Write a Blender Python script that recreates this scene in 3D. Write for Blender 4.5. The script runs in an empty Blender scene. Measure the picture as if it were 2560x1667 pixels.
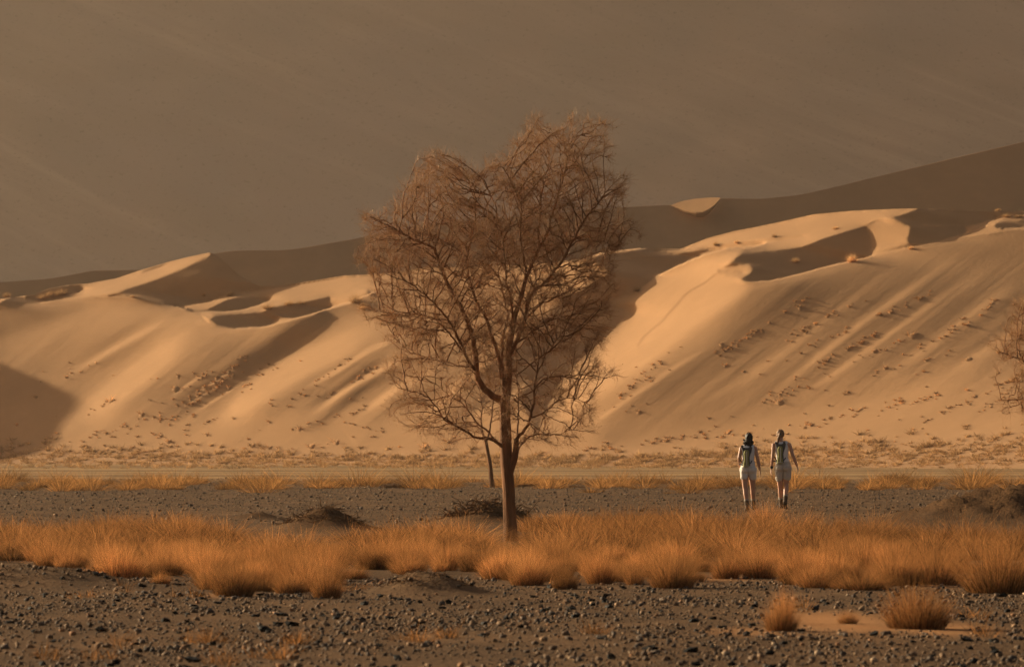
import bpy, bmesh, math, random
import numpy as np
from mathutils import Vector, Matrix
sc = bpy.context.scene
R = math.radians
# ------------------------------------------------------------------ camera, sky, sun, exposure
SUN_EL=15.0; SUN_AZ=36.0            # sun low, to the left and a little behind what the camera sees
F=14222.0; CX=1280.0; YH=1111.0; CAMH=1.4
cam_d=bpy.data.cameras.new('camera'); cam=bpy.data.objects.new('camera',cam_d); sc.collection.objects.link(cam)
cam.location=(0,0,CAMH); cam.rotation_euler=(R(90),0,0)
cam_d.lens=200; cam_d.sensor_width=36; cam_d.shift_y=(YH-833.5)/2560
cam_d.clip_start=.5; cam_d.clip_end=6000
cam_d.dof.use_dof=True; cam_d.dof.focus_distance=104; cam_d.dof.aperture_fstop=8.5
sc.camera=cam
w=bpy.data.worlds.new('World'); sc.world=w; w.use_nodes=True
nt=w.node_tree; nt.nodes.clear()
sky=nt.nodes.new('ShaderNodeTexSky'); sky.sky_type='NISHITA'; sky.sun_disc=False
sky.sun_elevation=R(SUN_EL); sky.sun_rotation=R(-(90-SUN_AZ)); sky.air_density=1.0; sky.dust_density=6.0; sky.ozone_density=.6
bgn=nt.nodes.new('ShaderNodeBackground'); bgn.inputs['Strength'].default_value=.056
won=nt.nodes.new('ShaderNodeOutputWorld')
tint=nt.nodes.new('ShaderNodeMix'); tint.data_type='RGBA'; tint.blend_type='MULTIPLY'; tint.inputs[0].default_value=1; tint.inputs[7].default_value=(1,.85,.75,1)   # dust in the air
nt.links.new(sky.outputs[0],tint.inputs[6]); nt.links.new(tint.outputs[2],bgn.inputs[0]); nt.links.new(bgn.outputs[0],won.inputs[0])
def sunvec():
    e=math.radians(SUN_EL); a=math.radians(SUN_AZ)
    return (-math.cos(e)*math.cos(a), math.cos(e)*math.sin(a), math.sin(e))
sd=bpy.data.lights.new('sun','SUN'); sd.energy=5.0; sd.angle=R(.55); sd.color=(1,.84,.58)
so=bpy.data.objects.new('sun',sd); sc.collection.objects.link(so); so.location=(-40,30,60)
so.rotation_euler=Vector(sunvec()).to_track_quat('Z','Y').to_euler()
sc.view_settings.view_transform='Standard'; sc.view_settings.look='None'; sc.view_settings.gamma=1; sc.view_settings.use_curve_mapping=False
sc.view_settings.exposure=.85
sc.cycles.use_denoising=True; sc.cycles.max_bounces=6; sc.cycles.volume_bounces=1; sc.cycles.transparent_max_bounces=8
rng=np.random.default_rng(7); random.seed(7)
COL=sc.collection
# ------------------------------------------------------------------ helpers
def mk(name,V,Fc,mat,parent=None,smooth=False,label=None,cat=None,group=None,kind=None,loc=None,colors=None):
    me=bpy.data.meshes.new(name)
    V=np.asarray(V,np.float32)
    if isinstance(Fc,np.ndarray):
        n,k=Fc.shape
        me.vertices.add(len(V)); me.vertices.foreach_set('co',V.ravel())
        me.loops.add(n*k); me.loops.foreach_set('vertex_index',Fc.astype(np.int32).ravel())
        me.polygons.add(n); me.polygons.foreach_set('loop_start',np.arange(0,n*k,k,dtype=np.int32)); me.polygons.foreach_set('loop_total',np.full(n,k,np.int32))
        me.update(calc_edges=True)
    else: me.from_pydata([tuple(map(float,v)) for v in V],[],[tuple(map(int,f)) for f in Fc])
    if colors is not None:
        a=me.color_attributes.new('tone','FLOAT_COLOR','POINT')
        c=np.ones((len(V),4),np.float32); c[:,:colors.shape[1]]=colors; a.data.foreach_set('color',c.ravel())
    me.materials.append(mat)
    if smooth: me.polygons.foreach_set('use_smooth',np.ones(len(me.polygons),bool))
    o=bpy.data.objects.new(name,me); COL.objects.link(o)
    if parent is not None: o.parent=parent
    if loc is not None: o.location=loc
    tag(o,label,cat,group,kind); return o
def tag(o,label=None,cat=None,group=None,kind=None):
    if label: o['label']=label
    if cat: o['category']=cat
    if group: o['group']=group
    if kind: o['kind']=kind
    return o
def empty(name,loc,label=None,cat=None,group=None):
    o=bpy.data.objects.new(name,None); COL.objects.link(o); o.location=loc; o.empty_display_size=.2
    return tag(o,label,cat,group)
def lo(px,py,Y):     # a point at distance Y seen at photo pixel px,py
    return ((px-CX)/F*Y, Y, CAMH+(YH-py)/F*Y)
def mat(name,col,rough=.9,spec=.2,build=None):
    m=bpy.data.materials.new(name); m.use_nodes=True; n=m.node_tree; b=n.nodes['Principled BSDF']
    b.inputs['Base Color'].default_value=(*col,1); b.inputs['Roughness'].default_value=rough; b.inputs['Specular IOR Level'].default_value=spec
    if build: build(n,b)
    return m
def N(n,t,**k):
    x=n.nodes.new(t)
    for a,v in k.items():
        if a.startswith('i_'): x.inputs[int(a[2:])].default_value=v
        else: setattr(x,a,v)
    return x
def noise(n,scale,detail=4,rough=.55,coord='Object',vec=None,stretch=None):
    tc=N(n,'ShaderNodeTexCoord'); src=tc.outputs[coord]
    if stretch:
        mp=N(n,'ShaderNodeMapping'); mp.inputs['Scale'].default_value=stretch; n.links.new(src,mp.inputs[0]); src=mp.outputs[0]
    t=N(n,'ShaderNodeTexNoise'); t.inputs['Scale'].default_value=scale; t.inputs['Detail'].default_value=detail; t.inputs['Roughness'].default_value=rough
    n.links.new(src,t.inputs['Vector']); return t
def ramp(n,src,stops):
    r=N(n,'ShaderNodeValToRGB'); e=r.color_ramp.elements
    while len(e)<len(stops): e.new(.5)
    for k,(p,c) in enumerate(stops): e[k].position=p; e[k].color=(*c,1) if len(c)==3 else c
    n.links.new(src,r.inputs[0]); return r
def mixc(n,a,b,f,mode='MIX'):
    m=N(n,'ShaderNodeMix',data_type='RGBA',blend_type=mode)
    for s,i in ((f,0),(a,6),(b,7)):
        if isinstance(s,(int,float)): m.inputs[i].default_value=s
        elif isinstance(s,tuple): m.inputs[i].default_value=(*s,1)
        else: n.links.new(s,m.inputs[i])
    return m.outputs[2]
def bump(n,b,src,strength,dist):
    u=N(n,'ShaderNodeBump'); u.inputs['Strength'].default_value=strength; u.inputs['Distance'].default_value=dist
    n.links.new(src,u.inputs['Height']); n.links.new(u.outputs[0],b.inputs['Normal']); return u
# ------------------------------------------------------------------ materials
SAND=(.42,.236,.112)
def b_sand(stretch,sc1):
    def f(n,b):
        t=noise(n,sc1,5,.6,stretch=stretch); t2=noise(n,.9,3)
        r=ramp(n,t.outputs[0],[(.3,tuple(.90*c for c in SAND)),(.7,tuple(min(1,1.1*c) for c in SAND))])
        c=mixc(n,r.outputs[0],(.375,.208,.098),t2.outputs[0])
        n.links.new(c,b.inputs['Base Color'])
        t3=noise(n,3.0,6,.7); bump(n,b,t3.outputs[0],.5,.05)
    return f
M_dune=mat('dune_sand',SAND,.95,.1,b_sand((1,1,1),.22))
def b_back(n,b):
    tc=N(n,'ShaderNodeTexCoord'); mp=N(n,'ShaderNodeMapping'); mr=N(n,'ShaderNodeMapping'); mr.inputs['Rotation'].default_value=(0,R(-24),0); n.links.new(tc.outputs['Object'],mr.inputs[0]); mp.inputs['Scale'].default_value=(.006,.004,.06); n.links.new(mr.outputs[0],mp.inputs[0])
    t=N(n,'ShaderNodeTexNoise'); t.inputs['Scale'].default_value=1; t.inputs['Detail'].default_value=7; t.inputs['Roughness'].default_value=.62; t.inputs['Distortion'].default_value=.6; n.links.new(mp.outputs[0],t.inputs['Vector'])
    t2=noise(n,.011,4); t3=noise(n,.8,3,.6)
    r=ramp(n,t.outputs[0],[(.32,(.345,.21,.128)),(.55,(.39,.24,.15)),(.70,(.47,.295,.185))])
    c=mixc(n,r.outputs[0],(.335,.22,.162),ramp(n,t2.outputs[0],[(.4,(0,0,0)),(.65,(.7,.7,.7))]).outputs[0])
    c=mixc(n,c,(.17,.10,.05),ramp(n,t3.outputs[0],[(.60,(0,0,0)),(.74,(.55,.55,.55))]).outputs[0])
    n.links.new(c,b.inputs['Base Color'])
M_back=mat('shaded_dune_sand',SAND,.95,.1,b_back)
def b_ground(n,b):
    at=N(n,'ShaderNodeAttribute',attribute_name='tone'); sp=N(n,'ShaderNodeSeparateColor'); n.links.new(at.outputs['Color'],sp.inputs[0])
    g1=noise(n,1.1,6,.65,stretch=(1,.35,1)); g2=noise(n,22,4,.6)
    grav=ramp(n,g2.outputs[0],[(.3,(.06,.036,.021)),(.55,(.12,.072,.04)),(.75,(.22,.132,.07))])
    grav2=mixc(n,grav.outputs[0],(.20,.115,.06),ramp(n,g1.outputs[0],[(.45,(0,0,0)),(.72,(.75,.75,.75))]).outputs[0])
    far=noise(n,.05,6,.6,stretch=(.12,1.3,1))
    pale=ramp(n,far.outputs[0],[(.36,(.20,.122,.062)),(.52,(.29,.182,.092)),(.66,(.44,.29,.14))])
    c=mixc(n,grav2,pale.outputs[0],sp.outputs[0])
    red=ramp(n,g1.outputs[0],[(.3,(.36,.17,.07)),(.7,(.44,.23,.10))])
    c=mixc(n,c,red.outputs[0],sp.outputs[1])
    c=mixc(n,c,ramp(n,g2.outputs[0],[(.35,(.06,.032,.015)),(.7,(.15,.08,.038))]).outputs[0],sp.outputs[2])
    n.links.new(c,b.inputs['Base Color'])
    m=N(n,'ShaderNodeMath',operation='MULTIPLY'); n.links.new(g2.outputs[0],m.inputs[0]); m.inputs[1].default_value=1
    bump(n,b,m.outputs[0],.8,.03)
M_ground=mat('desert_ground',(.2,.15,.1),1.0,0.02,b_ground)
def b_stone(n,b):
    at=N(n,'ShaderNodeAttribute',attribute_name='tone'); oi=N(n,'ShaderNodeObjectInfo'); t=noise(n,40,3)
    r=ramp(n,oi.outputs['Random'],[(0,(.07,.06,.052)),(.35,(.13,.10,.078)),(.6,(.095,.088,.085)),(.85,(.22,.16,.11)),(1,(.4,.32,.24))])
    r.color_ramp.interpolation='LINEAR'
    c=mixc(n,r.outputs[0],at.outputs['Color'],at.outputs['Alpha'])
    c=mixc(n,c,(.5,.5,.5),t.outputs[0],'SOFT_LIGHT'); n.links.new(c,b.inputs['Base Color'])
M_stone=mat('stone',(.14,.12,.1),.75,.12,b_stone)
M_stones=mat('gravel_stone',(.14,.12,.1),.75,.12,lambda n,b:n.links.new(N(n,'ShaderNodeAttribute',attribute_name='tone').outputs['Color'],b.inputs['Base Color']))
def grassmat(name,c0,c1,tr=.5):
    m=bpy.data.materials.new(name); m.use_nodes=True; n=m.node_tree; n.nodes.clear()
    out=N(n,'ShaderNodeOutputMaterial'); at=N(n,'ShaderNodeAttribute',attribute_name='tone'); oi=N(n,'ShaderNodeObjectInfo')
    sp=N(n,'ShaderNodeSeparateColor'); n.links.new(at.outputs['Color'],sp.inputs[0])
    c=mixc(n,c0,c1,sp.outputs[0])
    g=N(n,'ShaderNodeMath',operation='MULTIPLY_ADD'); n.links.new(oi.outputs['Random'],g.inputs[0]); g.inputs[1].default_value=.75; g.inputs[2].default_value=.50
    hv=N(n,'ShaderNodeHueSaturation'); q=N(n,'ShaderNodeMath',operation='MULTIPLY'); n.links.new(g.outputs[0],q.inputs[0]); n.links.new(at.outputs['Alpha'],q.inputs[1]); n.links.new(q.outputs[0],hv.inputs['Value']); n.links.new(c,hv.inputs['Color'])
    d=N(n,'ShaderNodeBsdfDiffuse'); t=N(n,'ShaderNodeBsdfTranslucent'); mx=N(n,'ShaderNodeMixShader'); mx.inputs[0].default_value=tr
    n.links.new(hv.outputs[0],d.inputs[0]); n.links.new(hv.outputs[0],t.inputs[0]); n.links.new(d.outputs[0],mx.inputs[1]); n.links.new(t.outputs[0],mx.inputs[2]); n.links.new(mx.outputs[0],out.inputs[0])
    return m
M_grass=grassmat('dry_grass',(.10,.055,.022),(.86,.39,.135),.36)
M_clump=mat('matted_dry_grass',(.50,.31,.14),.95,.05,lambda n,b:(n.links.new(ramp(n,noise(n,7,4).outputs[0],[(.35,(.33,.17,.062)),(.65,(.62,.36,.15))]).outputs[0],b.inputs['Base Color'])))
M_strip=grassmat('sunlit_dry_grass',(.24,.12,.045),(.86,.42,.14),.5)
M_grass_far=grassmat('pale_dry_grass',(.48,.27,.12),(.75,.45,.21),.5)
def b_bark(n,b):
    t=noise(n,9,5,.6,stretch=(1,1,.15)); r=ramp(n,t.outputs[0],[(.3,(.10,.047,.022)),(.7,(.31,.145,.064))]); n.links.new(r.outputs[0],b.inputs['Base Color'])
    bump(n,b,t.outputs[0],1,.02)
M_bark=mat('bark',(.2,.12,.07),.9,.15,b_bark)
M_twig=mat('twig',(.42,.215,.085),.6,.2)
M_dead=mat('dead_wood',(.13,.07,.035),1.0,0)
M_leaf=grassmat('leaf',(.16,.15,.03),(.50,.22,.05),.5)
# ---- near dune relief: an intended slope map (how far each patch of sand turns to the sun) is integrated into a depth field
GX0,GX1,GY0,GY1,GS,GT=-320,2880,480,1200,4.0,2.0
nx=int((GX1-GX0)/GS); ny=int((GY1-GY0)/GT)
gx=GX0+GS*np.arange(nx)+GS/2; gy=GY0+GT*np.arange(ny)+GT/2
XX,YY=np.meshgrid(gx,gy)
def blur(m,s):
    for ax,g in ((0,GT),(1,GS)):
        w=s/g; r=int(3*w)+1; k=np.exp(-0.5*(np.arange(-r,r+1)/w)**2); k/=k.sum()
        m=np.apply_along_axis(lambda v:np.convolve(np.pad(v,r,mode='edge'),k,'valid'),ax,m)
    return m
def polymask(pts):
    ins=np.zeros(XX.shape,bool); n=len(pts)
    for i in range(n):
        x0,y0=pts[i]; x1,y1=pts[(i+1)%n]
        if y0==y1: continue
        c=((y0>YY)!=(y1>YY))&(XX<(x1-x0)*(YY-y0)/(y1-y0)+x0)
        ins^=c
    return ins.astype(float)
def linedist(pts):
    best=np.full(XX.shape,1e9); par=np.zeros(XX.shape)
    n=len(pts)-1
    for i in range(n):
        ax,ay=pts[i]; bx,by=pts[i+1]; dx,dy=bx-ax,by-ay
        t=np.clip(((XX-ax)*dx+(YY-ay)*dy)/(dx*dx+dy*dy+1e-9),0,1)
        d=np.hypot(XX-ax-t*dx,YY-ay-t*dy)
        m=d<best; best=np.where(m,d,best); par=np.where(m,(i+t)/n,par)
    return best,par
T=np.full(XX.shape,-0.06); Q=np.full(XX.shape,1.45)
def P(pts,t,q,b=3):
    global T,Q
    m=blur(polymask(pts),b); T=T*(1-m)+t*m; Q=Q*(1-m)+q*m
def S(pts,t,w,k=1.0,w2=None,fade=0.25,q=None):
    global T,Q
    d,u=linedist(pts); ww=w if w2 is None else w+(w2-w)*u
    m=k*np.exp(-(d/ww)**2)
    if fade: m=m*np.clip(np.minimum(u,1-u)/fade,0.15,1)
    T=T*(1-m)+t*m
    if q: Q=Q*(1-m)+q*m
def c1(*p): return [(x/2.38,550+y/2.38) for x,y in p]
def c2(*p): return [(1400+x*.4874,450+y*.4874) for x,y in p]
def c3(*p): return [(900+x*.3354,280+y*.3354) for x,y in p]
D=-0.06; QD=1.45; QF=1.9; QC=3.0
# lit lower face, left lobe and middle
crestA=c1((-700,560),(0,525),(150,500),(350,475),(620,455),(780,458),(850,480),(1040,512),(1130,530),(1200,560),(1250,610),(1300,632),(1400,646),(1580,634),(1700,600),(1850,560),(1960,525),(2080,490),(2200,440),(2330,385))
P(crestA+[(1060,690),(1151,677),(1396,661),(1440,700),(1400,760),(1300,1000),(1420,1250),(-800,1250),(-800,770)],.225,QF,3)
# band B cap
P(c1((1030,512),(1100,508),(1240,488),(1350,448),(1400,438),(1700,398),(2050,340),(2330,322))+[(1060,672),(1151,672),(1396,657),(1470,648),(1530,680),(1450,730),(1350,760)]+c1((2330,400),(2200,450),(2080,495),(1960,530),(1700,600),(1580,630),(1400,640),(1200,560)),.36,QC,2)
# ridge R1
P(c1((830,300),(1000,250),(1130,218),(1250,193),(1240,225),(1100,290),(900,370),(700,430),(560,455),(420,472),(330,478),(200,480),(0,520),(-300,560),(-300,500),(0,470),(120,440),(220,405),(420,380),(520,378),(700,345)),.40,QC,2)
P(c1((700,432),(900,372),(1100,290),(1240,215),(1300,260),(1100,360),(900,430)),.05,1.7,6)
P(c1((150,455),(220,425),(300,405),(420,392),(480,398),(495,412),(470,430),(400,445),(340,462),(230,468)),D,QD,1.5)
P(c1((0,490),(60,458),(200,462),(330,474),(200,492),(60,508),(0,512)),D,QD,1.5)
# bowls
P(c1((1080,528),(1230,533),(1350,475),(1420,457),(1600,455),(1590,485),(1530,508),(1440,533),(1330,546),(1240,546),(1130,545)),D,QD,1.5)
P(c1((1255,570),(1400,562),(1500,550),(1570,545),(1640,515),(1720,495),(1800,490),(1960,455),(1970,522),(1850,556),(1750,580),(1650,578),(1620,612),(1560,630),(1400,637),(1300,622),(1265,600)),D,QD,1.5)
P(c1((2180,420),(2260,425),(2330,450),(2200,450)),.0,QD,2); P(c1((2080,500),(2200,490),(2300,510),(2170,520)),.05,QD,2)
S(c1((1000,262),(900,292),(830,315)),.12,3); S(c1((2330,385),(2200,440),(2080,488)),.02,4,.9)
# left lobe tones
P(c1((-600,560),(0,540),(350,500),(560,500),(300,620),(0,720),(-600,800)),.14,QF,12)
P(c1((700,480),(1000,560),(500,820),(400,900),(0,760),(0,700)),.27,QF,14)
S(c1((950,560),(750,650),(500,810)),.22,12)
S(c1((1000,590),(720,740),(380,940)),.40,9,.8)
S(c1((1050,640),(800,800),(550,960)),.24,14)
S(c1((1200,620),(900,850),(650,1050),(450,1250)),.44,40)
S(c1((1500,690),(1150,900),(950,1020),(750,1150)),.20,18)
P(c1((1300,660),(1600,650),(1900,550),(1780,640),(1500,760),(1250,800)),.20,QF,10)
S(c1((2080,525),(1900,600),(1750,680),(1600,790),(1450,880),(1300,980),(1150,1070),(1000,1160)),-.05,28,1.0,20,fade=.22)
S(c1((1960,530),(1900,600),(1760,680),(1600,790)),-.06,24,1,20,fade=.1)
S(c1((1500,860),(1300,990),(1100,1090),(850,1200)),.12,20,.8)
for a,b in (((1420,870),(1130,1060)),((1340,960),(1080,1120)),((1460,960),(1150,1150)),((1250,890),(1000,1060))):
    S(c1(a,b),.36,3.5,.8)
S(c1((2280,640),(2000,760),(1800,850),(1600,970),(1400,1130),(1250,1260)),.46,32)
S(c1((2330,740),(2100,850),(1900,960),(1750,1060),(1500,1230)),.17,12)
S(c1((2380,690),(2200,770),(2000,900),(1800,1010)),.42,7)
S(c1((2300,800),(2050,980),(1800,1130)),.10,10)
S(c1((2500,760),(2250,900),(2050,1020),(1850,1160)),.42,8)
S(c1((2450,850),(2150,1010),(2000,1130),(1900,1215),(1780,1245)),.05,14)
S(c1((2650,850),(2350,1010),(2150,1150)),.42,10)
S(c1((2700,950),(2350,1120),(2150,1250)),.15,14)
S([(1250,870),(1150,960),(1050,1060)],.42,12); S([(1330,880),(1200,1000),(1120,1090)],.08,22)
S([(1300,760),(1180,850),(1080,930)],.15,14)
# middle valley between the lobes
P([(1527,684),(1450,732),(1385,765),(1345,805),(1300,850),(1240,900),(1180,960),(1240,960),(1320,945),(1400,925),(1440,905),(1500,858),(1560,812),(1583,780),(1583,765),(1570,750),(1540,746),(1490,763),(1520,740),(1600,640)],-.03,1.6,7)
S([(1400,905),(1280,955),(1180,1010),(1080,1070)],.10,26,.8,20)
S([(1330,960),(1240,1010),(1150,1060)],.36,8,.8)
# right lobe face
rc=c2((180,645),(350,590),(480,500),(600,440),(750,380),(850,355),(960,352),(1000,372),(990,440),(990,470),(930,512))
P(rc+c2((960,523),(1080,517),(1200,488),(1350,449),(1480,417),(1600,393),(1800,345),(1950,313),(2100,290),(2380,250),(3100,200),(3100,1600),(-200,1600),(-60,1100),(100,900),(370,690),(370,650)),.23,QF,3)
P(c2((380,690),(350,620),(480,510),(750,390),(900,370),(980,480),(960,560),(700,760),(450,950),(150,1150),(0,1250),(0,1050),(200,880)),.42,QF,12)
S(c2((950,530),(1100,540),(1300,490),(1600,420)),.36,10,.8)
P(c2((1080,545),(1600,430),(2380,290),(2900,250),(2700,640),(2200,900),(1700,1020),(1250,1130),(700,1290),(300,1330),(150,1330),(350,1130),(800,820)),.125,QF,16)
P(c2((1080,620),(1400,560),(1300,700),(1000,920),(700,1120),(300,1310),(180,1310),(400,1120),(800,860)),.085,QF,14)
S(c2((800,830),(560,980),(250,1190),(100,1290)),.36,6,.7)
S(c2((1000,900),(700,1080),(380,1250),(150,1340)),.12,26)
S(c2((1250,850),(950,1060),(680,1230)),.10,20)
S(c2((1100,900),(900,1040),(700,1170)),.24,8)
S(c2((1750,420),(1500,620),(1300,780),(1000,990),(860,1110)),.33,14)
S(c2((1700,420),(1450,590),(1250,740),(1000,900)),.14,16)
S(c2((1900,380),(1650,540),(1400,740),(1200,900),(1000,1060)),.16,16)
S(c2((2000,420),(1750,590),(1550,730),(1300,930),(1050,1130)),.36,10)
S(c2((1950,560),(1700,700),(1480,860),(1280,990)),.14,12)
S(c2((2150,480),(1900,640),(1650,820),(1400,1000),(1150,1160)),.36,10)
S(c2((2250,420),(2000,620),(1800,790),(1550,960)),.17,16)
S(c2((2380,500),(2150,660),(1900,850),(1600,1060)),.34,14)
S(c2((2380,640),(2100,820),(1850,980),(1650,1130)),.18,13)
S(c2((2600,600),(2250,830),(1950,1030),(1700,1180)),.36,14)
S(c2((2600,760),(2300,960),(2050,1100)),.2,14)
S(c2((2700,800),(2400,1000),(2150,1150)),.36,18)
P(c2((1250,1180),(1700,1080),(2300,960),(3000,960),(3000,1330),(1200,1330)),.25,2.2,26)
m_=blur(polymask(c2((1000,545),(1600,415),(2380,270),(3200,200),(3200,1100),(1800,1080),(900,1260),(200,1350),(350,1150),(780,840))),12); T=T*(1-.30*m_)
# footprints
fp=c2((820,465),(740,530),(680,560),(640,590),(600,640),(560,680),(530,720),(470,770),(430,800),(400,850))
for i in range(len(fp)-1):
    S([fp[i],fp[i+1]],.16,2.0,.5,fade=0)
for k in range(9): S(c2((820+k*14,462+(k%3)*4),(812+k*14,480)),.08,2.2,.7,fade=0)
# cap of the right lobe
P(c2((480,362),(620,360),(760,300),(900,265),(1000,245),(1100,225),(1300,180),(1500,160),(1700,152),(1830,149),(1750,182),(1660,197),(1600,215),(1560,240),(1480,262),(1350,302),(1240,345),(1100,362),(1000,370),(880,358),(900,345),(760,352),(600,378)),.40,QC,2)
P(c2((690,352),(850,328),(1000,308),(1100,294),(1270,286),(1150,306),(1060,322),(1000,340),(900,348),(780,354)),.02,QD,1.5)
P(c2((940,368),(900,400),(845,448),(900,442),(965,436),(992,455),(975,485),(920,512),(960,521),(1080,514),(1200,486),(1350,446),(1480,414),(1560,396),(1598,355),(1590,290),(1562,240),(1480,264),(1350,304),(1240,347),(1100,364),(1000,369)),D,QD,2)
P(c2((1568,238),(1650,194),(1720,205),(1800,238),(1795,330),(1700,352),(1600,380),(1602,340),(1590,285)),.28,2.2,3)
S(c2((1650,198),(1740,230)),.40,5)
P(c2((1810,242),(2060,240),(2086,262),(2050,284),(1950,308),(1850,328),(1790,342),(1780,300)),D,QD,2)
P(c2((1600,382),(1790,345),(1950,312),(2090,264),(2070,238),(1820,240),(1820,230),(2120,231),(2230,205),(2235,190),(2380,178),(3000,160),(3000,240),(2380,252),(2100,290),(1950,315),(1600,394)),.38,QC,1.5)
P(c2((2230,225),(2260,212),(2380,206),(2600,200),(2600,240),(2380,243),(2290,248),(2230,240)),.0,QD,2)
S(c2((470,362),(620,368)),.36,3); S(c2((270,398),(480,388)),.3,2,.8); S([(1400,661),(1470,652),(1497,637),(1540,631),(1598,627)],.34,3,.9)
# foot of the dunes
P([(-400,1100),(300,1118),(700,1128),(1250,1128),(1700,1118),(2200,1090),(3000,1060),(3000,1300),(-400,1300)],.27,4.0,12)
P([(-400,1145),(3000,1145),(3000,1300),(-400,1300)],.27,9.0,8)
T=np.where(T>.20,T+(T-.20)*.5,T)
T0=T.copy()
sx,sy,sz=sunvec()
KX=400.0/F*GS; KZ=400.0/F*GT
# crests that hide what lies behind them: the surface may jump back in depth there
CUTS=[crestA,
 c1((1030,511),(1100,508),(1240,488),(1350,448),(1400,438),(1700,398),(2050,340),(2330,322))+[(1060,672),(1151,672),(1396,657),(1470,648),(1500,633),(1598,622),(1640,618)],
 c1((1130,546),(1240,547),(1330,548),(1440,535),(1530,510),(1590,487),(1620,470)),
 c1((330,479),(200,494),(60,510),(0,514),(-300,520)), c1((150,458),(230,470),(340,464),(400,447),(470,432),(495,414)),
 c2((180,645),(350,590),(480,500),(600,440),(750,380),(850,355),(960,352)),
 c2((480,364),(620,362),(760,302),(900,267),(1000,247),(1100,227),(1300,182)),
 c2((920,512),(960,523),(1080,516),(1200,488),(1350,449),(1480,417),(1600,393)),
 c2((1790,344),(1850,330),(1950,313),(2050,286),(2086,262)),
 c2((690,353),(780,356),(900,350),(1000,342),(1060,324)),
 c2((1650,194),(1750,206),(1850,229),(2100,230),(2230,204),(2235,190),(2380,176),(2700,168)),
 c2((2230,242),(2290,252),(2380,246),(2600,241))]
def cutweights():
    wx=np.ones((ny,nx-1)); wz=np.ones((ny-1,nx))
    for L in CUTS:
        L=sorted(L); xs=[a[0] for a in L]; ys=[a[1] for a in L]
        yc=np.interp(gx,xs,ys); ins=(gx>=xs[0])&(gx<=xs[-1])
        above=YY<yc[None,:]
        e=(above[1:]!=above[:-1])&ins[None,:]; wz[e]=0.002
        yc2=np.interp(gx[:-1]+GS/2,xs,ys)
        e=(above[:,1:]!=above[:,:-1])&(ins[1:]&ins[:-1])[None,:]; wx[e]=0.002
    return wx,wz
def shade(p,q): return (p*sx-sy+q*sz)/np.sqrt(1+p*p+q*q)
pt=np.linspace(-2.6,1.2,400)
def pfromT(T,q):
    v=shade(pt[:,None],np.linspace(1.0,12,111)[None,:])
    qi=np.clip((q-1.0)/0.1,0,110).astype(int)
    out=np.empty_like(T)
    for k in np.unique(qi):
        m=qi==k; col=v[:,k]; im=int(np.argmax(col)); out[m]=np.interp(T[m],col[im:][::-1],pt[im:][::-1])
    return out
def dctsolve(R,ax,az):
    h,w=R.shape
    E=np.concatenate([R,R[::-1]],0); E=np.concatenate([E,E[:,::-1]],1)
    Fh=np.fft.rfft2(E)
    a=az*(2-2*np.cos(np.pi*np.arange(2*h)/h)); b=ax*(2-2*np.cos(np.pi*np.arange(w+1)/w))
    den=a[:,None]+b[None,:]+1e-7
    return np.fft.irfft2(Fh/den,s=(2*h,2*w))[:h,:w]
WQ=0.3
def lsq(px,qz,wx,wz,Y,n):
    ax=1/KX**2; az=WQ/KZ**2
    def adj(a,b):
        o=np.zeros((ny,nx)); o[:,1:]+=a; o[:,:-1]-=a; o[1:]+=b; o[:-1]-=b; return o
    A=lambda y:adj(ax*wx*(y[:,1:]-y[:,:-1]),az*wz*(y[1:]-y[:-1]))
    r=adj(ax*wx*px,az*wz*qz)-A(Y); z=dctsolve(r,ax,az); d=z.copy(); rz=(r*z).sum()
    for _ in range(n):
        Ad=A(d); al=rz/(d*Ad).sum(); Y=Y+al*d; r=r-al*Ad
        z=dctsolve(r,ax,az); rn=(r*z).sum(); d=z+rn/rz*d; rz=rn
    return Y
def solve(iters=9):
    wx,wz=cutweights(); cutz=wz<.5
    c1y=np.interp(gx,[a[0] for a in C1],[a[1] for a in C1])
    out=YY<(c1y[None,:]-14)
    q=Q.copy(); T1=T0.copy(); p=np.clip(pfromT(T0,q),-2.2,.6)
    dk=1+2.5*(T0<.02)*(YY<1000)
    dk=np.where(out,.05,dk)
    wx=wx*np.minimum(dk[:,1:],dk[:,:-1])
    Y=np.zeros((ny,nx)); qmin=np.full(wz.shape,0.0); fix=np.zeros(wz.shape,bool)
    for it in range(iters):
        px=0.5*(p[:,1:]+p[:,:-1])*KX; qz=-0.5*(q[1:]+q[:-1])*KZ
        w2=wz*np.where(out[1:],.05,1)
        w2=np.where(fix,1.0,w2); qz=np.where(fix,-2.2*KZ,qz)
        Y=lsq(px,qz,wx,w2,Y,22 if it<2 else 12)
        dz=-(Y[1:]-Y[:-1])/KZ
        fix|=cutz&(dz<1.0)
        pc=np.gradient(Y,axis=1)/KX; qc=-np.gradient(Y,axis=0)/KZ
        sh=shade(pc,qc)
        q=np.clip(0.5*qc+0.5*Q,0.9,12)
        T1=np.clip(T1+0.35*(T0-np.maximum(sh,-.08)),-.25,.62)
        p=np.clip(pfromT(T1,q),-2.5,.9)
    return Y,sh
C1=[(-330,775),(-130,765),(0,747),(50,741),(92,735),(120,722),(176,711),(218,709),(294,695),(349,676),(420,655),(475,641.5),(525,631),(545,640),(600,690),(650,715),(714,712),(861,689),(979,683),(1060,669),(1151,669),(1396,654),(1470,645),(1500,631),(1598,620),(1630,622),(1702,622),(1770,595),(1839,577),(1887,568),(1936,558),(2034,536),(2131,527),(2229,522.5),(2292,521),(2424,527),(2497,529),(2560,530),(3000,525)]
# ------------------------------------------------------------------ dune surfaces
DY,DSH=solve()
DY=DY-DY[int((1165-GY0)/GT),int((1280-GX0)/GS)]+370.0
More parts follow.
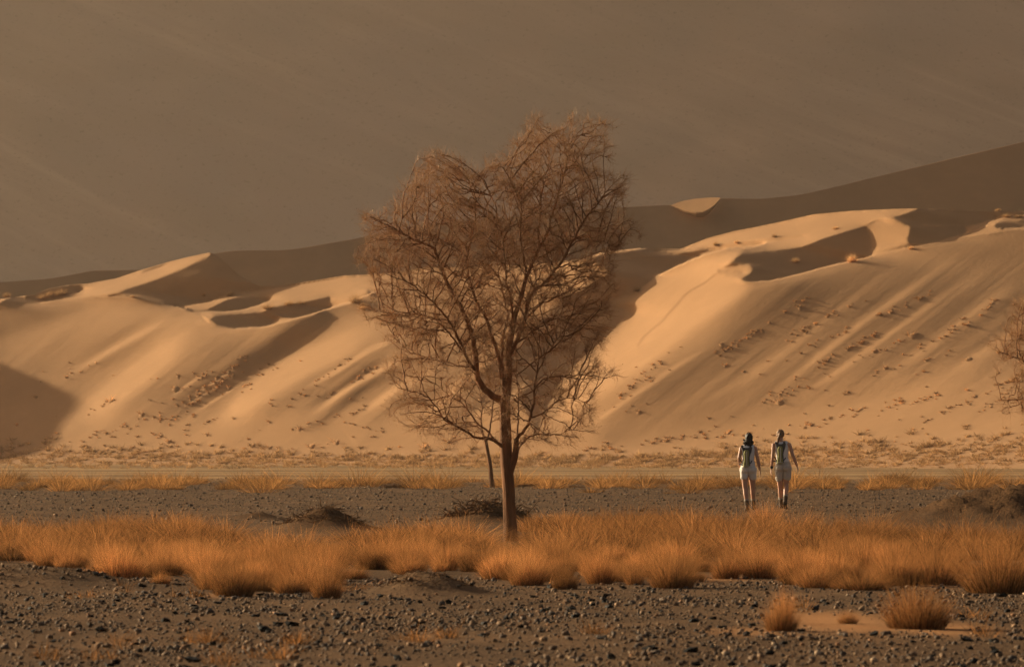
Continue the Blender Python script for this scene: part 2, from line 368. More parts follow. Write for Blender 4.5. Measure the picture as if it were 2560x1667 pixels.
# wind ripple and slump relief running down the slip slopes
def smooth_noise(h,w,sy,sxx,seed):
    g=np.random.default_rng(seed).standard_normal((h//sy+3,w//sxx+3))
    yi=np.linspace(0,g.shape[0]-1.001,h); xi=np.linspace(0,g.shape[1]-1.001,w)
    y0=yi.astype(int); x0=xi.astype(int); fy=(yi-y0)[:,None]; fx=(xi-x0)[None,:]
    fy=fy*fy*(3-2*fy); fx=fx*fx*(3-2*fx)
    return (g[y0][:,x0]*(1-fy)*(1-fx)+g[y0+1][:,x0]*fy*(1-fx)+g[y0][:,x0+1]*(1-fy)*fx+g[y0+1][:,x0+1]*fy*fx)
face=np.clip((YY-np.interp(gx,[a[0] for a in C1],[a[1] for a in C1])[None,:]-60)/80,0,1)*np.clip((1150-YY)/60,0,1)
def diag(a,b,seed):   # noise drawn out along the fall line (down to the left on the slope)
    g=smooth_noise(400,400,1,1,seed)
    u=(XX+YY*1.25)/a; v=(XX-YY*.8)/b
    ui=np.mod(u,398); vi=np.mod(v,398); u0=ui.astype(int); v0=vi.astype(int); fu=ui-u0; fv=vi-v0
    fu=fu*fu*(3-2*fu); fv=fv*fv*(3-2*fv)
    return g[v0,u0]*(1-fu)*(1-fv)+g[v0,u0+1]*fu*(1-fv)+g[v0+1,u0]*(1-fu)*fv+g[v0+1,u0+1]*fu*fv
DY+=face*(.03*diag(40,340,3)+.008*diag(14,160,5))
c1col=np.interp(gx,[a[0] for a in C1],[a[1] for a in C1])
def dune_pt(px,py):
    i=np.clip((py-GY0)/GT-.5,0,ny-1.01); j=np.clip((px-GX0)/GS-.5,0,nx-1.01)
    i0=int(i); j0=int(j); a=i-i0; b=j-j0
    Y=DY[i0,j0]*(1-a)*(1-b)+DY[i0,j0+1]*(1-a)*b+DY[i0+1,j0]*a*(1-b)+DY[i0+1,j0+1]*a*b
    return lo(px,py,Y)
def build_near():
    i0=np.clip(np.ceil((c1col-GY0)/GT-.5).astype(int),0,ny-2)
    V=[]; idx=-np.ones((ny,nx),int)
    Yg=YY.copy()
    Yg[i0,np.arange(nx)]=c1col
    keep=np.arange(ny)[:,None]>=i0[None,:]
    X=(XX-CX)/F*DY; Z=CAMH+(YH-Yg)/F*DY
    idx[keep]=np.arange(keep.sum())
    P3=np.stack([X,DY,Z],-1)[keep]
    q=keep[:-1,:-1]&keep[:-1,1:]
    a,b=idx[:-1,:-1][q],idx[:-1,1:][q]; c,d=idx[1:,1:][q],idx[1:,:-1][q]
    Fq=np.stack([d,c,b,a],1)
    # strips where the crest steps by a row between columns
    tri=[]
    for j in range(nx-1):
        u,v=i0[j],i0[j+1]
        if u<v:
            for i in range(u,v): tri.append((idx[i+1,j],idx[v,j+1],idx[i,j]))
        elif v<u:
            for i in range(v,u): tri.append((idx[u,j],idx[i+1,j+1],idx[i,j+1]))
    # lee side behind the crest
    top=np.array([idx[i0[j],j] for j in range(nx)]); tp=P3[top]; base=len(P3); rows=[top]; ex=[]
    for k,(dy,dz) in enumerate(((.6,.12),(2.5,1.0),(8,4.4),(30,18.5),(60,38))):
        r=tp.copy(); r[:,1]+=dy; r[:,2]=np.maximum(r[:,2]-dz,-1.0); ex.append(r); rows.append(base+k*nx+np.arange(nx))
    P3=np.concatenate([P3]+ex)
    Fb=[]
    for k in range(5):
        lo_,hi=rows[k],rows[k+1]; Fb.append(np.stack([lo_[:-1],lo_[1:],hi[1:],hi[:-1]],1))
    Fq=np.concatenate([Fq]+Fb)
    T3=np.array(tri,int).reshape(-1,3)
    o=mk('near_dune',P3,Fq,M_dune,smooth=True,kind='structure')
    if len(T3):
        me=o.data; bm=bmesh.new(); bm.from_mesh(me); bm.verts.ensure_lookup_table()
        for t in T3:
            try: f=bm.faces.new([bm.verts[k] for k in t]); f.smooth=True
            except ValueError: pass
        bm.to_mesh(me); bm.free()
    return o
near=build_near()
# the ridge standing behind it
C2=[(-900,760),(-300,725),(0,706),(126,697),(235,676),(349,675),(420,668),(520,636),(588,626),(714,626),(756,620),(900,595),(945,583),(1130,556),(1350,538),(1500,522),(1560,518),(1620,515),(1680,512.5),(1740,508),(1800,495),(1850,497),(1900,498),(2000,488),(2100,465),(2200,440),(2400,392),(2560,355),(2800,300),(3300,230)]
def build_ridge():
    xs=np.arange(-900,3300,12.0); x2=[a[0] for a in C2]; y2=[a[1] for a in C2]
    top=np.interp(xs,x2,y2); k=np.exp(-.5*(np.arange(-3,4)/1.3)**2); k/=k.sum(); top=np.convolve(np.pad(top,3,mode='edge'),k,'valid')
    rows=120; V=[]; s=560.0/F
    bot=1140.0
    grid=np.zeros((rows,len(xs),3))
    for i in range(rows):
        t=i/(rows-1)
        y=top+(bot-top)*t**1.25
        Yd=600-(y-500)*s*1.5 + (xs-1280)*s*.03+ .6*np.sin(xs*.004+.5)+.3*np.sin(xs*.011+y*.004)
        grid[i]=np.stack([(xs-CX)/F*Yd,Yd,CAMH+(YH-y)/F*Yd],-1)
    n=len(xs); P3=grid.reshape(-1,3)
    a=np.arange(rows-1)[:,None]*n+np.arange(n-1)[None,:]
    Fq=np.stack([a+n,a+n+1,a+1,a],-1).reshape(-1,4)
    ex=[]; r0=np.arange(n); tp=grid[0]; base=len(P3); prev=r0; fb=[]
    for k2,(dy,dz) in enumerate(((1.2,.1),(6,2.0),(20,10),(75,45))):
        r=tp.copy(); r[:,1]+=dy; r[:,2]=np.maximum(r[:,2]-dz,-1); ex.append(r); cur=base+k2*n+np.arange(n)
        fb.append(np.stack([prev[:-1],prev[1:],cur[1:],cur[:-1]],1)); prev=cur
    P3=np.concatenate([P3]+ex); Fq=np.concatenate([Fq]+fb)
    return mk('middle_dune_ridge',P3,Fq,M_dune,smooth=True,kind='structure')
ridge=build_ridge()
# sunlit spur of the middle ridge (a lobe of sand turned to the sun)
def build_spur():
    pts=c2((570,131),(620,112),(700,98),(770,92),(822,93),(815,110),(795,140),(765,172),(735,192),(700,192),(650,174),(610,152))
    n=46; us=np.linspace(0,1,n); V=[]; 
    topx=[a[0] for a in pts[:5]]; topy=[a[1] for a in pts[:5]]
    botx=[pts[0][0],pts[11][0],pts[10][0],pts[9][0],pts[8][0],pts[7][0],pts[6][0],pts[5][0],pts[4][0]]; boty=[pts[0][1],pts[11][1],pts[10][1],pts[9][1],pts[8][1],pts[7][1],pts[6][1],pts[5][1],pts[4][1]]
    m=14; s=560.0/F
    for u in us:
        x=pts[0][0]+(pts[4][0]-pts[0][0])*u; yt=np.interp(x,topx,topy)-1; yb=np.interp(x,botx,boty)
        for k in range(m):
            y=yt+(yb-yt)*k/(m-1)
            Yd=600-(y-500)*s*1.5+(x-1280)*s*.03+.6*math.sin(x*.004+.5)+.3*math.sin(x*.011+y*.004)
            V.append(lo(x,y,Yd-.4-(x-pts[0][0])*s*.75*min(1,(m-1-k)/3+.0)))
    a=np.arange(n-1)[:,None]*m+np.arange(m-1)[None,:]
    Fq=np.stack([a,a+1,a+m+1,a+m],-1).reshape(-1,4)
    return mk('sunlit_dune_spur',V,Fq,M_dune,smooth=True,kind='structure')
spur=build_spur()
def build_back():
    xs=np.arange(-2600,5200,40.0); ys=np.concatenate([np.arange(-330,900,16.0),[950,1020,1110,1125]])
    n=len(xs); G=np.zeros((len(ys),n,3)); sn=smooth_noise(len(ys),n,7,5,21); sn2=smooth_noise(len(ys),n,3,14,22)
    for i,y in enumerate(ys):
        base=1500+.006*(xs-1280)
        Yd=base*(1+0*xs)+ (900-y)*.105*1.62 + 5*np.sin(xs*.0017+y*.002)+1.6*sn[i]+.7*sn2[i]
        G[i]=np.stack([(xs-CX)/F*Yd,Yd,CAMH+(YH-y)/F*Yd],-1)
    a=np.arange(len(ys)-1)[:,None]*n+np.arange(n-1)[None,:]
    Fq=np.stack([a+n,a+n+1,a+1,a],-1).reshape(-1,4); P3=G.reshape(-1,3); tp=G[0]; prev=np.arange(n); ex=[]; fb=[]; base=len(P3)
    for k,(dy,dz) in enumerate(((20,3),(80,30),(340,190))):
        r=tp.copy(); r[:,1]+=dy; r[:,2]=np.maximum(r[:,2]-dz,-1); ex.append(r); cur=base+k*n+np.arange(n); fb.append(np.stack([prev[:-1],prev[1:],cur[1:],cur[:-1]],1)); prev=cur
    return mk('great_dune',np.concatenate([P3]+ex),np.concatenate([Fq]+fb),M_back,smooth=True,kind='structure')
back=build_back()
# dune just outside the left edge: its shadow lies over the foot of the near dune
def build_side():
    X,Y,Z=dune_pt(207,982); A=np.array([X,Y,Z])+np.array(sunvec())*52.0
    d=np.array([.62,.78]); L=13.0
    xs=np.linspace(A[0]-45,A[0]+40,120); ys=np.linspace(A[1]-42,A[1]+52,120); gxx,gyy=np.meshgrid(xs,ys)
    rx,ry=gxx-A[0],gyy-A[1]; t=np.clip(rx*d[0]+ry*d[1],0,L); dist=np.hypot(rx-t*d[0],ry-t*d[1])
    an=np.arctan2(ry,rx); z=A[2]-.04*t-.60*np.sqrt(dist**2+.3)*(1+.06*np.sin(3*an))
    z=np.maximum(z,-1.0); n=120
    a=np.arange(n-1)[:,None]*n+np.arange(n-1)[None,:]
    return mk('side_dune',np.stack([gxx,gyy,z],-1).reshape(-1,3),np.stack([a,a+1,a+n+1,a+n],-1).reshape(-1,4),M_dune,smooth=True,kind='structure')
side=build_side()
# ------------------------------------------------------------------ ground sheet
def bumpg(x,y,cx,cy,rx,ry,h,p=1.0):
    d=((x-cx)/rx)**2+((y-cy)/ry)**2
    return h*np.exp(-d*p)
def gnd(px,py): Y=F*CAMH/(py-YH); return ((px-CX)/F*Y,Y)
MOUNDS=[]  # cx,cy,rx,ry,h
for px,py,wpx,hpx,ry in ((2580,1312,300,94,2.0),(1215,1314,105,46,1.5),(810,1322,95,50,1.4),(1065,1478,105,54,.9),(60,1462,230,44,1.5),(640,1300,60,18,1.2),(2120,1450,60,22,.6),(1080,1340,70,16,1.0)):
    x,y=gnd(px,py); MOUNDS.append((x,y,wpx*y/F,ry,hpx*y/F))
def gh(x,y):
    x=np.asarray(x,float); y=np.asarray(y,float)
    z=.012*np.sin(x*.9+1.3*np.sin(y*.21))+.014*np.sin(y*.33+.8*np.sin(x*.4+1))+.006*np.sin(2.3*x+y*1.1)
    z=z*np.clip((y-10)/30,0,1)*np.clip((600-y)/300,0,1)
    rough=1+.16*np.sin(x*7+2*np.sin(y*3))*np.sin(y*5.3+x*2)+.10*np.sin(x*17+y*9)
    for cx,cy,rx,ry,h in MOUNDS: z=z+bumpg(x,y,cx,cy,rx,ry,h)*rough
    return z
def ginv(px,py): # ground point seen at a pixel (flat ground), with its height
    x,y=gnd(px,py); return (x,y,float(gh(x,y)))
def spread(a,b,d0,g):
    o=[a]; d=d0
    while o[-1]<b: o.append(o[-1]+d); d*=g
    return o
xr=spread(10,2600,.15,1.09); gxs=np.array([-v for v in xr[::-1]]+list(np.arange(-9.9,10,.1))+xr)
gys=np.array([-400,-200,-100,-50,-20,0,10,20]+list(np.arange(26,66,.14))+list(np.arange(66,120,.28))+spread(120,3400,.5,1.018))
GXm,GYm=np.meshgrid(gxs,gys); GZ=gh(GXm,GYm)
ppy=YH+F*CAMH/np.maximum(GYm,1); ppx=CX+GXm*F/np.maximum(GYm,1)
ss=lambda a,b,v:np.clip((v-a)/(b-a),0,1)**2*(3-2*np.clip((v-a)/(b-a),0,1))
pale=ss(200,238,GYm)
red=np.zeros_like(pale)
for px,py,wpx,ry,k in ((2090,1558,170,3.2,1),(2330,1572,140,2.0,.9),(1880,1585,120,1.0,.6),(2130,1440,200,2.0,.9),(1800,1449,90,1.5,.7),(2400,1452,160,3,.8),(2460,1345,60,4,.5),(560,1486,70,1,.6),(1050,1600,60,1,.35),(300,1600,90,1,.2)):
    x,y=gnd(px,py); red=np.maximum(red,k*np.exp(-(((GXm-x)/(wpx*y/F))**2+((GYm-y)/ry)**2)**1.6))
dirt=np.zeros_like(pale)
for i,(cx,cy,rx,ry,h) in enumerate(MOUNDS):
    if i in (0,1,2,5): dirt=np.maximum(dirt,np.exp(-(((GXm-cx)/rx)**2+((GYm-cy)/ry)**2)*1.1))
dirt=np.clip(dirt*2.6,0,1)
n=len(gxs); a=np.arange(len(gys)-1)[:,None]*n+np.arange(n-1)[None,:]
Fq=np.stack([a,a+1,a+n+1,a+n],-1).reshape(-1,4)
ground=mk('ground',np.stack([GXm,GYm,GZ],-1).reshape(-1,3),Fq,M_ground,smooth=True,kind='structure',colors=np.stack([pale,red,dirt],-1).reshape(-1,3))
# ------------------------------------------------------------------ haze
def build_haze():
    x0,x1,y0,y1,z0,z1=-2900,2900,-500,3900,-2.5,420
    V=[(x,y,z) for x in (x0,x1) for y in (y0,y1) for z in (z0,z1)]
    Fc=[(0,1,3,2),(4,6,7,5),(0,4,5,1),(2,3,7,6),(0,2,6,4),(1,5,7,3)]
    m=bpy.data.materials.new('haze'); m.use_nodes=True; n=m.node_tree; n.nodes.clear()
    v=N(n,'ShaderNodeVolumePrincipled'); o=N(n,'ShaderNodeOutputMaterial'); n.links.new(v.outputs[0],o.inputs['Volume'])
    v.inputs['Density'].default_value=.000115; v.inputs['Color'].default_value=(.96,.84,.70,1); v.inputs['Anisotropy'].default_value=.78
    mk('haze',V,Fc,m,kind='stuff')
# ------------------------------------------------------------------ stones
def stone_shape(seed,sub):
    bm=bmesh.new(); bmesh.ops.create_icosphere(bm,subdivisions=sub,radius=1); r=np.random.default_rng(seed)
    V=np.array([v.co[:] for v in bm.verts]); Fc=np.array([[v.index for v in f.verts] for f in bm.faces]); bm.free()
    V*= (1+.22*r.standard_normal((len(V),1)))*np.array([1,.85,.75]); 
    for _ in range(3):       # knock flat facets off
        d=r.standard_normal(3); d/=np.linalg.norm(d); k=V@d; m=k>.55; V[m]-=np.outer(k[m]-.55,d)
    return V,Fc
SH1=[stone_shape(s,1) for s in range(8)]; 
O8=np.array([(1,0,0),(0,1,0),(-1,0,0),(0,-1,0),(0,0,.75),(0,0,-.5)],float); O8F=np.array([(0,1,4),(1,2,4),(2,3,4),(3,0,4),(1,0,5),(2,1,5),(3,2,5),(0,3,5)])
PAL=np.array([.82,.72,.62])*np.array([(.09,.066,.048),(.17,.12,.08),(.13,.105,.086),(.23,.16,.10),(.32,.225,.14),(.08,.07,.064),(.50,.40,.29),(.33,.19,.10)])
PALP=np.array([.22,.24,.17,.13,.09,.08,.02,.05])
def scatter_stones(name,xs,ys,size,hi,jz=.25):
    Vs=[];Fs=[];Cs=[]; base=0; r=rng
    for x,y,s in zip(xs,ys,size):
        V,Fc=(SH1[r.integers(8)] if s>hi else (O8*(1+.3*r.standard_normal((6,1))),O8F))
        a=r.uniform(0,6.28); c,sn=math.cos(a),math.sin(a); t=r.uniform(-.5,.5); ct,st=math.cos(t),math.sin(t)
        W=V@np.array([[c,sn,0],[-sn,c,0],[0,0,1]])@np.array([[1,0,0],[0,ct,st],[0,-st,ct]])*s
        W[:,0]+=x; W[:,1]+=y; W[:,2]+=float(gh(x,y))+s*jz
        Vs.append(W); Fs.append(Fc+base); base+=len(W)
        col=PAL[r.choice(8,p=PALP)]*r.uniform(.8,1.25); Cs.append(np.tile(col,(len(W),1)))
    return mk(name,np.concatenate(Vs),np.concatenate(Fs),M_stones,kind='stuff',colors=np.concatenate(Cs))
def redat(x,y):
    v=0
    for px,py,wpx,ry,k in ((2090,1558,170,3.2,1),(2330,1572,140,2.0,.9),(1880,1585,120,1.0,.6),(2130,1440,200,2.0,.9),(1800,1449,90,1.5,.7),(2400,1452,160,3,.8)):
        X,Y=gnd(px,py); v=np.maximum(v,k*np.exp(-(((x-X)/(wpx*Y/F))**2+((y-Y)/ry)**2)**1.6))
    return v
def field(nn,y0,y1,mx=1.25):
    y=rng.uniform(y0,y1,nn); x=rng.uniform(-1,1,nn)*(.090*y*mx+.6); return x,y
x,y=field(50000,34.0,60); keep=(rng.random(len(x))>1.15*redat(x,y))&(rng.random(len(x))<.62+.38*np.sin(x*1.1+y*.5)*np.sin(y*.9-x*.6)); x,y=x[keep],y[keep]
s=np.exp(rng.normal(math.log(.0085),.52,len(x))); cl=np.sin(x*1.7+y*.6)+np.sin(y*1.3-x*.7)+rng.normal(0,.8,len(x)); s*=np.where(cl>1.1,1.35,1)
scatter_stones('gravel',x,y,np.clip(s,.004,.034),.014)
x,y=field(30000,100,232,1.15); s=np.exp(rng.normal(math.log(.0145),.45,len(x)))*(1+(y-100)*.002)
scatter_stones('distant_gravel',x,y,np.clip(s,.007,.06),.05)
# the three hundred largest stones, each one lying free on the ground sheet
SM=[]
for k,(V,Fc) in enumerate([stone_shape(100+i,1) for i in range(8)]):
    me=bpy.data.meshes.new('stone'); me.from_pydata([tuple(v) for v in V],[],[tuple(map(int,f)) for f in Fc]); me.materials.append(M_stone); SM.append(me)
cnt=0
while cnt<300:
    yy=rng.uniform(35.5,57); xx=rng.uniform(-1,1)*.093*yy
    if redat(xx,yy)>.4: continue
    o=bpy.data.objects.new('stone',SM[rng.integers(8)]); COL.objects.link(o); o.parent=ground
    s=float(np.clip(np.exp(rng.normal(math.log(.029),.28)),.02,.058)); o.scale=(s*rng.uniform(.8,1.2),s,s*rng.uniform(.65,1))
    o.location=(xx,yy,float(gh(xx,yy))+s*.18); o.rotation_euler=(rng.uniform(-.3,.3),rng.uniform(-.3,.3),rng.uniform(0,6.28)); cnt+=1
# ------------------------------------------------------------------ dry grass
def blades(nb,rad,h,spread_,wd,seed,wisp=.12,curl=.25):
    r=np.random.default_rng(seed)
    a=r.uniform(0,2*math.pi,nb); rr=np.sqrt(r.random(nb)); bx=rad*.62*rr*np.cos(a); by=rad*.62*rr*np.sin(a)
    lean=(spread_*rr+r.normal(0,.12,nb)); az=a+r.normal(0,.5,nb)
    L=h*(1.0-.28*rr**2)*np.clip(r.normal(1,.16,nb),.45,1.35); L=np.where(r.random(nb)<wisp,L*r.uniform(1.05,1.3,nb),L)
    dx,dy=np.cos(az),np.sin(az)
    def at(t,ex): 
        l=lean+ex; return np.stack([bx+dx*np.sin(l)*L*t, by+dy*np.sin(l)*L*t, np.cos(l)*L*t],-1)
    old=r.random(nb)<.52; L=np.where(old,L*r.uniform(.45,.85,nb),L)
    cu=curl*r.normal(.6,.6,nb)
    p0=np.stack([bx,by,np.full(nb,-.02)],-1); p1=at(.5,0); p2=p1+np.stack([dx*np.sin(lean+cu)*L*.5,dy*np.sin(lean+cu)*L*.5,np.cos(lean+cu)*L*.5],-1)
    ta=r.uniform(0,2*math.pi,nb); t=np.stack([np.cos(ta),np.sin(ta),0*ta],-1)*wd/2
    V=np.stack([p0-t,p0+t,p1+t*.8,p1-t*.8,p2-t*.25,p2+t*.25],1).reshape(-1,3)
    b=np.arange(nb)[:,None]*6
    Fq=np.concatenate([b+np.array([[0,1,2,3]]),b+np.array([[3,2,5,4]])])
    tone=np.repeat(np.where(old,0,np.clip(r.normal(.65,.25,nb),.15,1)),6)
    return V,Fq,tone
def tussock_mesh(name,*a,mat_=None,**k):
    V,Fq,t=blades(*a,**k); o=mk(name,V,Fq,mat_ or M_grass,colors=np.stack([t,t,t],-1)); me=o.data; bpy.data.objects.remove(o); return me
DOME=[tussock_mesh('grass_tussock',2300,.62,.56+.04*i,.92,.0040,30+i,wisp=.08,curl=.55) for i in range(5)]   # unit-ish clumps, scaled on placing
TALL=[tussock_mesh('grass_tussock',1000,.42,.80+.05*i,.7,.0038,50+i,wisp=.3) for i in range(4)]
def tussock(px,py,wpx,hpx,me,label,group=None,rot=None,base=0):
    x,y,z=ginv(px,py); k=y/F
    o=bpy.data.objects.new('grass_tussock',me); COL.objects.link(o); dm=max(v.co.z for v in me.vertices) if me.name not in ZM else ZM[me.name]; ZM[me.name]=dm
    wm=WM.setdefault(me.name,float(np.percentile([abs(v.co.x) for v in me.vertices],96))*2)
    o.scale=(wpx*k/wm*.95,wpx*k/wm*.95,hpx*k/(dm*.64)); o.location=(x,y,z-.01+base); o.rotation_euler[2]=rng.uniform(0,6.28)
    return tag(o,label,'grass clump',group)
ZM={};WM={}
named=[
 (2293,1572,195,118,0,'large bushy orange grass clump alone on red sand among the front gravel'),
 (1953,1584,100,86,1,'small rounded orange grass clump on red sand, left of the large lone clump'),
 (2500,1480,250,150,2,'big dark-based grass clump at the right edge on the front edge of the grass belt'),
 (586,1489,140,98,3,'rounded orange grass clump at the gravel edge, left of a pair of smaller clumps'),
 (818,1489,92,84,1,'dark round grass clump at the gravel edge, just left of the grey sand mound'),
 (724,1478,98,62,2,'low pale grass clump between two rounder clumps at the gravel edge'),
 (1500,1462,100,84,4,'dark-centred grass clump at the front edge, right of the tree trunk'),
 (1318,1462,112,76,0,'grass clump at the front edge just right below the tree trunk'),
 (1412,1470,84,58,3,'low grass clump wedged between two taller clumps right of the tree'),
 (1815,1452,92,74,2,'dark-based grass clump beside a patch of red sand, below the two walkers'),
 (1900,1452,110,80,1,'grass clump on the right side of the red sand patch below the walkers'),
 (1680,1472,150,88,4,'wide olive-brown grass clump at the front edge left of the red sand'),
 (300,1450,140,86,0,'broad dark-based grass clump at the left front edge behind the grey sand'),
 (402,1462,60,34,3,'tiny flat grass clump alone on grey sand at the left'),
 (2250,1418,90,72,1,'dark upright grass clump in the right part of the belt'),
 (2340,1462,190,84,4,'wide spreading grass clump on sand left of the big right edge clump'),
 (2150,1474,190,58,2,'low flat grass clump on sand behind the large lone clump'),
 (2120,1560,60,40,2,'tiny sparse grass clump on red sand between the two lone clumps')]
for px,py,wp,hp,m,lab in named: tussock(px,py,wp,hp,DOME[m],lab)
for px,py,wp,hp,m,lab in ((473,1340,60,52,0,'tall pointed orange grass tuft sticking up at the left rear edge of the belt'),
    (1915,1318,110,64,1,'tall bright grass tuft directly in front of the walkers boots'),
    (2025,1328,70,62,2,'tall narrow grass tuft right of the walkers'),
    (2105,1325,48,40,3,'small upright grass tuft to the right of a taller one behind the belt'),
    (1845,1322,70,34,0,'low grass tuft just left in front of the left walker'),
    (1960,1560,60,90,1,'thin tall stalks rising behind the small lone clump on red sand')):
    tussock(px,py,wp,hp,TALL[m],lab)
XF=[0,150,250,350,420,520,640,860,900,960,1080,1160,1300,1480,1600,1750,1800,1900,2000,2200,2400,2560,2900]
YFr=[1408,1424,1448,1452,1440,1474,1480,1480,1455,1416,1412,1436,1460,1464,1462,1466,1440,1436,1466,1462,1466,1474,1474]
XB=[0,300,450,560,700,860,900,1000,1100,1300,1340,1600,1900,2100,2250,2400,2560,2900]
YB=[1338,1334,1334,1352,1384,1374,1336,1336,1350,1346,1322,1312,1322,1334,1352,1352,1345,1345]
def belt(nn):
    out=[]
    while len(out)<nn:
        Y=rng.uniform(50,104); py=YH+F*CAMH/Y; px=rng.uniform(-250,2850)
        cx=min(max(px,0),2900)
        if py>np.interp(cx,XF,YFr)+rng.normal(0,4) or py<np.interp(cx,XB,YB)+rng.normal(0,4): continue
        if redat(*[np.array(v) for v in gnd(px,py)])>.55: continue
        if abs(px-1278)<50 and 1350<py<1402: continue
        w_=math.sin(px*.006+py*.05)*math.sin(px*.017-py*.03+2)
        if rng.random()>.62+.38*w_: continue
        out.append((px,py))
    return out
bl=belt(600)
for k in range(46):      # a denser front row
    px=rng.uniform(-200,2800); bl.append((px,np.interp(min(max(px,0),2900),XF,YFr)-rng.uniform(0,22)))
bl+=[(rng.uniform(930,1420),rng.uniform(1404,1440)) for _ in range(22)]
bl=[b for b in bl if redat(*[np.array(v) for v in gnd(*b)])<.55]
bl.sort(key=lambda p:-p[1])
front=bl[:262]
# every clump is described by the zone it stands in
zones=((0,'near the left edge'),(430,'left of the grey sand mound'),(900,'behind the grey sand mound'),(1190,'beside the tree trunk'),(1440,'midway between trunk and walkers'),(1730,'below the two walkers'),(2010,'between walkers and right mound'),(2300,'before the dark right mound'))
for px,py in front:
    u=rng.random(); dome=u<.72; k=(py-YH)/CAMH; z_=[z for z in zones if px>=z[0]] or [zones[0]]; near_=py>1440
    wd_=rng.uniform(.30,.58)*k; ht=wd_*rng.uniform(.44,.60)*(1.0 if dome else 1.2)
    sz='small' if wd_/k<.39 else ('wide' if wd_/k>.49 else 'middling'); row='front row' if py>1440 else ('middle row' if py>1390 else 'rear row')
    lab=sz+(' rounded' if dome else ' upright')+' grass clump, '+row+', '+z_[-1][1]
    tussock(px,py,wd_*(1 if dome else .8),ht,DOME[rng.integers(5)] if dome else TALL[rng.integers(4)],lab,'dry grass clumps of the belt, '+z_[-1][1])
def merge_tufts(name,pts,nb,wd,hs,ws,mat_,spread_=.8,seed=0,rnd=(.7,1.35)):
    protos=[blades(nb,.5,1.0,spread_,1.0,seed+i,wisp=.15) for i in range(6)]
    Vs=[];Fs=[];Cs=[];b=0
    for (x,y,z,k) in pts:
        V,Fq,t=protos[rng.integers(6)]; n6=len(V)//6
        W=V.reshape(n6,6,3).copy(); C=(W[:,0:1]+W[:,1:2])/2
        # blade width is absolute: rebuild around the spine
        sp=np.stack([(W[:,0]+W[:,1])/2,(W[:,2]+W[:,3])/2,(W[:,4]+W[:,5])/2],1); tv=(W[:,1]-W[:,0]); tv/=np.linalg.norm(tv,axis=1)[:,None]
        a=rng.uniform(0,6.28); c,s_=math.cos(a),math.sin(a); Rm=np.array([[c,s_,0],[-s_,c,0],[0,0,1]])
        g=rng.uniform(*rnd); sc_=np.array([ws*g,ws*g,hs*g*rng.uniform(.8,1.25)])*k
        sp=(sp@Rm)*sc_; tv=(tv@Rm)*wd/2
        W=np.stack([sp[:,0]-tv,sp[:,0]+tv,sp[:,1]+tv*.8,sp[:,1]-tv*.8,sp[:,2]-tv*.25,sp[:,2]+tv*.25],1).reshape(-1,3)+np.array([x,y,z])
        Vs.append(W); Fs.append(Fq+b); b+=len(W); vv=rng.uniform(.6,1.45); Cs.append(np.stack([t,t,t,np.full(len(t),vv)],-1))
    return mk(name,np.concatenate(Vs),np.concatenate(Fs),mat_,kind='stuff',colors=np.concatenate(Cs))
pts=[]
for px,py in bl[262:]:
    x,y,z=ginv(px,py); pts.append((x,y,z-.02,1))
tag(merge_tufts('dry_grass_belt',pts,560,.0050,.30,.60,M_grass,1.1,70,(.65,1.35)),'dense belt of orange dry grass behind its front clumps, around the tree trunk','grass')
# low thin growth between the clumps, and wisps among the front gravel
pts=[]
for px,py in belt(330):
    x,y,z=ginv(px,py); pts.append((x,y,z-.01,rng.uniform(.5,1)))
tag(merge_tufts('low_dry_grass',pts,60,.004,.13,.7,M_grass,1.0,200),'low thin dry grass filling the gaps between the taller clumps','grass')
pts=[]
for px,py,nn,sp_ in ((110,1640,5,60),(260,1640,4,60),(320,1610,3,40),(520,1610,8,60),(740,1610,8,30),(690,1645,5,50),(1030,1605,6,70),(1110,1600,5,40),(1490,1590,4,30),(480,1490,5,60),(210,1490,3,30),(2000,1520,5,50),(2420,1545,6,80),(2330,1530,3,40),(560,1650,5,80),(300,1480,2,20),(2480,1590,3,50)):
    for _ in range(nn):
        x,y,z=ginv(px+rng.normal(0,sp_*.5),py+rng.normal(0,4)); pts.append((x,y,z-.01,.5))
tag(merge_tufts('sparse_grass_wisp',pts,26,.004,.22,.30,M_grass,.9,90),'thin orange grass wisps sprouting between the front gravel stones','grass')
def domes(name,pts_,r0,hr,mt,label,seed):
    r=np.random.default_rng(seed); V=[];Fc=[]; b=0; m=9
    for (x,y,z,k) in pts_:
        R0=r0*k*r.uniform(.7,1.25); hh=R0*hr*r.uniform(.8,1.25); V.append((x,y,z+hh)); el=r.uniform(.9,1.5)
        for q,(rr,zz) in enumerate(((.45,.86),(.85,.45),(1.0,-.25))):
            for j in range(m):
                a=2*math.pi*j/m+q*.3; f=R0*rr*(1+.16*r.standard_normal()); V.append((x+f*el*math.cos(a),y+f*math.sin(a),z+hh*zz*(1+.12*r.standard_normal())))
        for j in range(m):
            jn=(j+1)%m; Fc.append((b,b+1+j,b+1+jn,b))
            for q in (0,1): Fc.append((b+1+q*m+j,b+1+(q+1)*m+j,b+1+(q+1)*m+jn,b+1+q*m+jn))
        b+=1+3*m
    o=mk(name,V,[tuple(dict.fromkeys(f)) for f in Fc],mt,smooth=True,kind='stuff'); return tag(o,label,'grass')
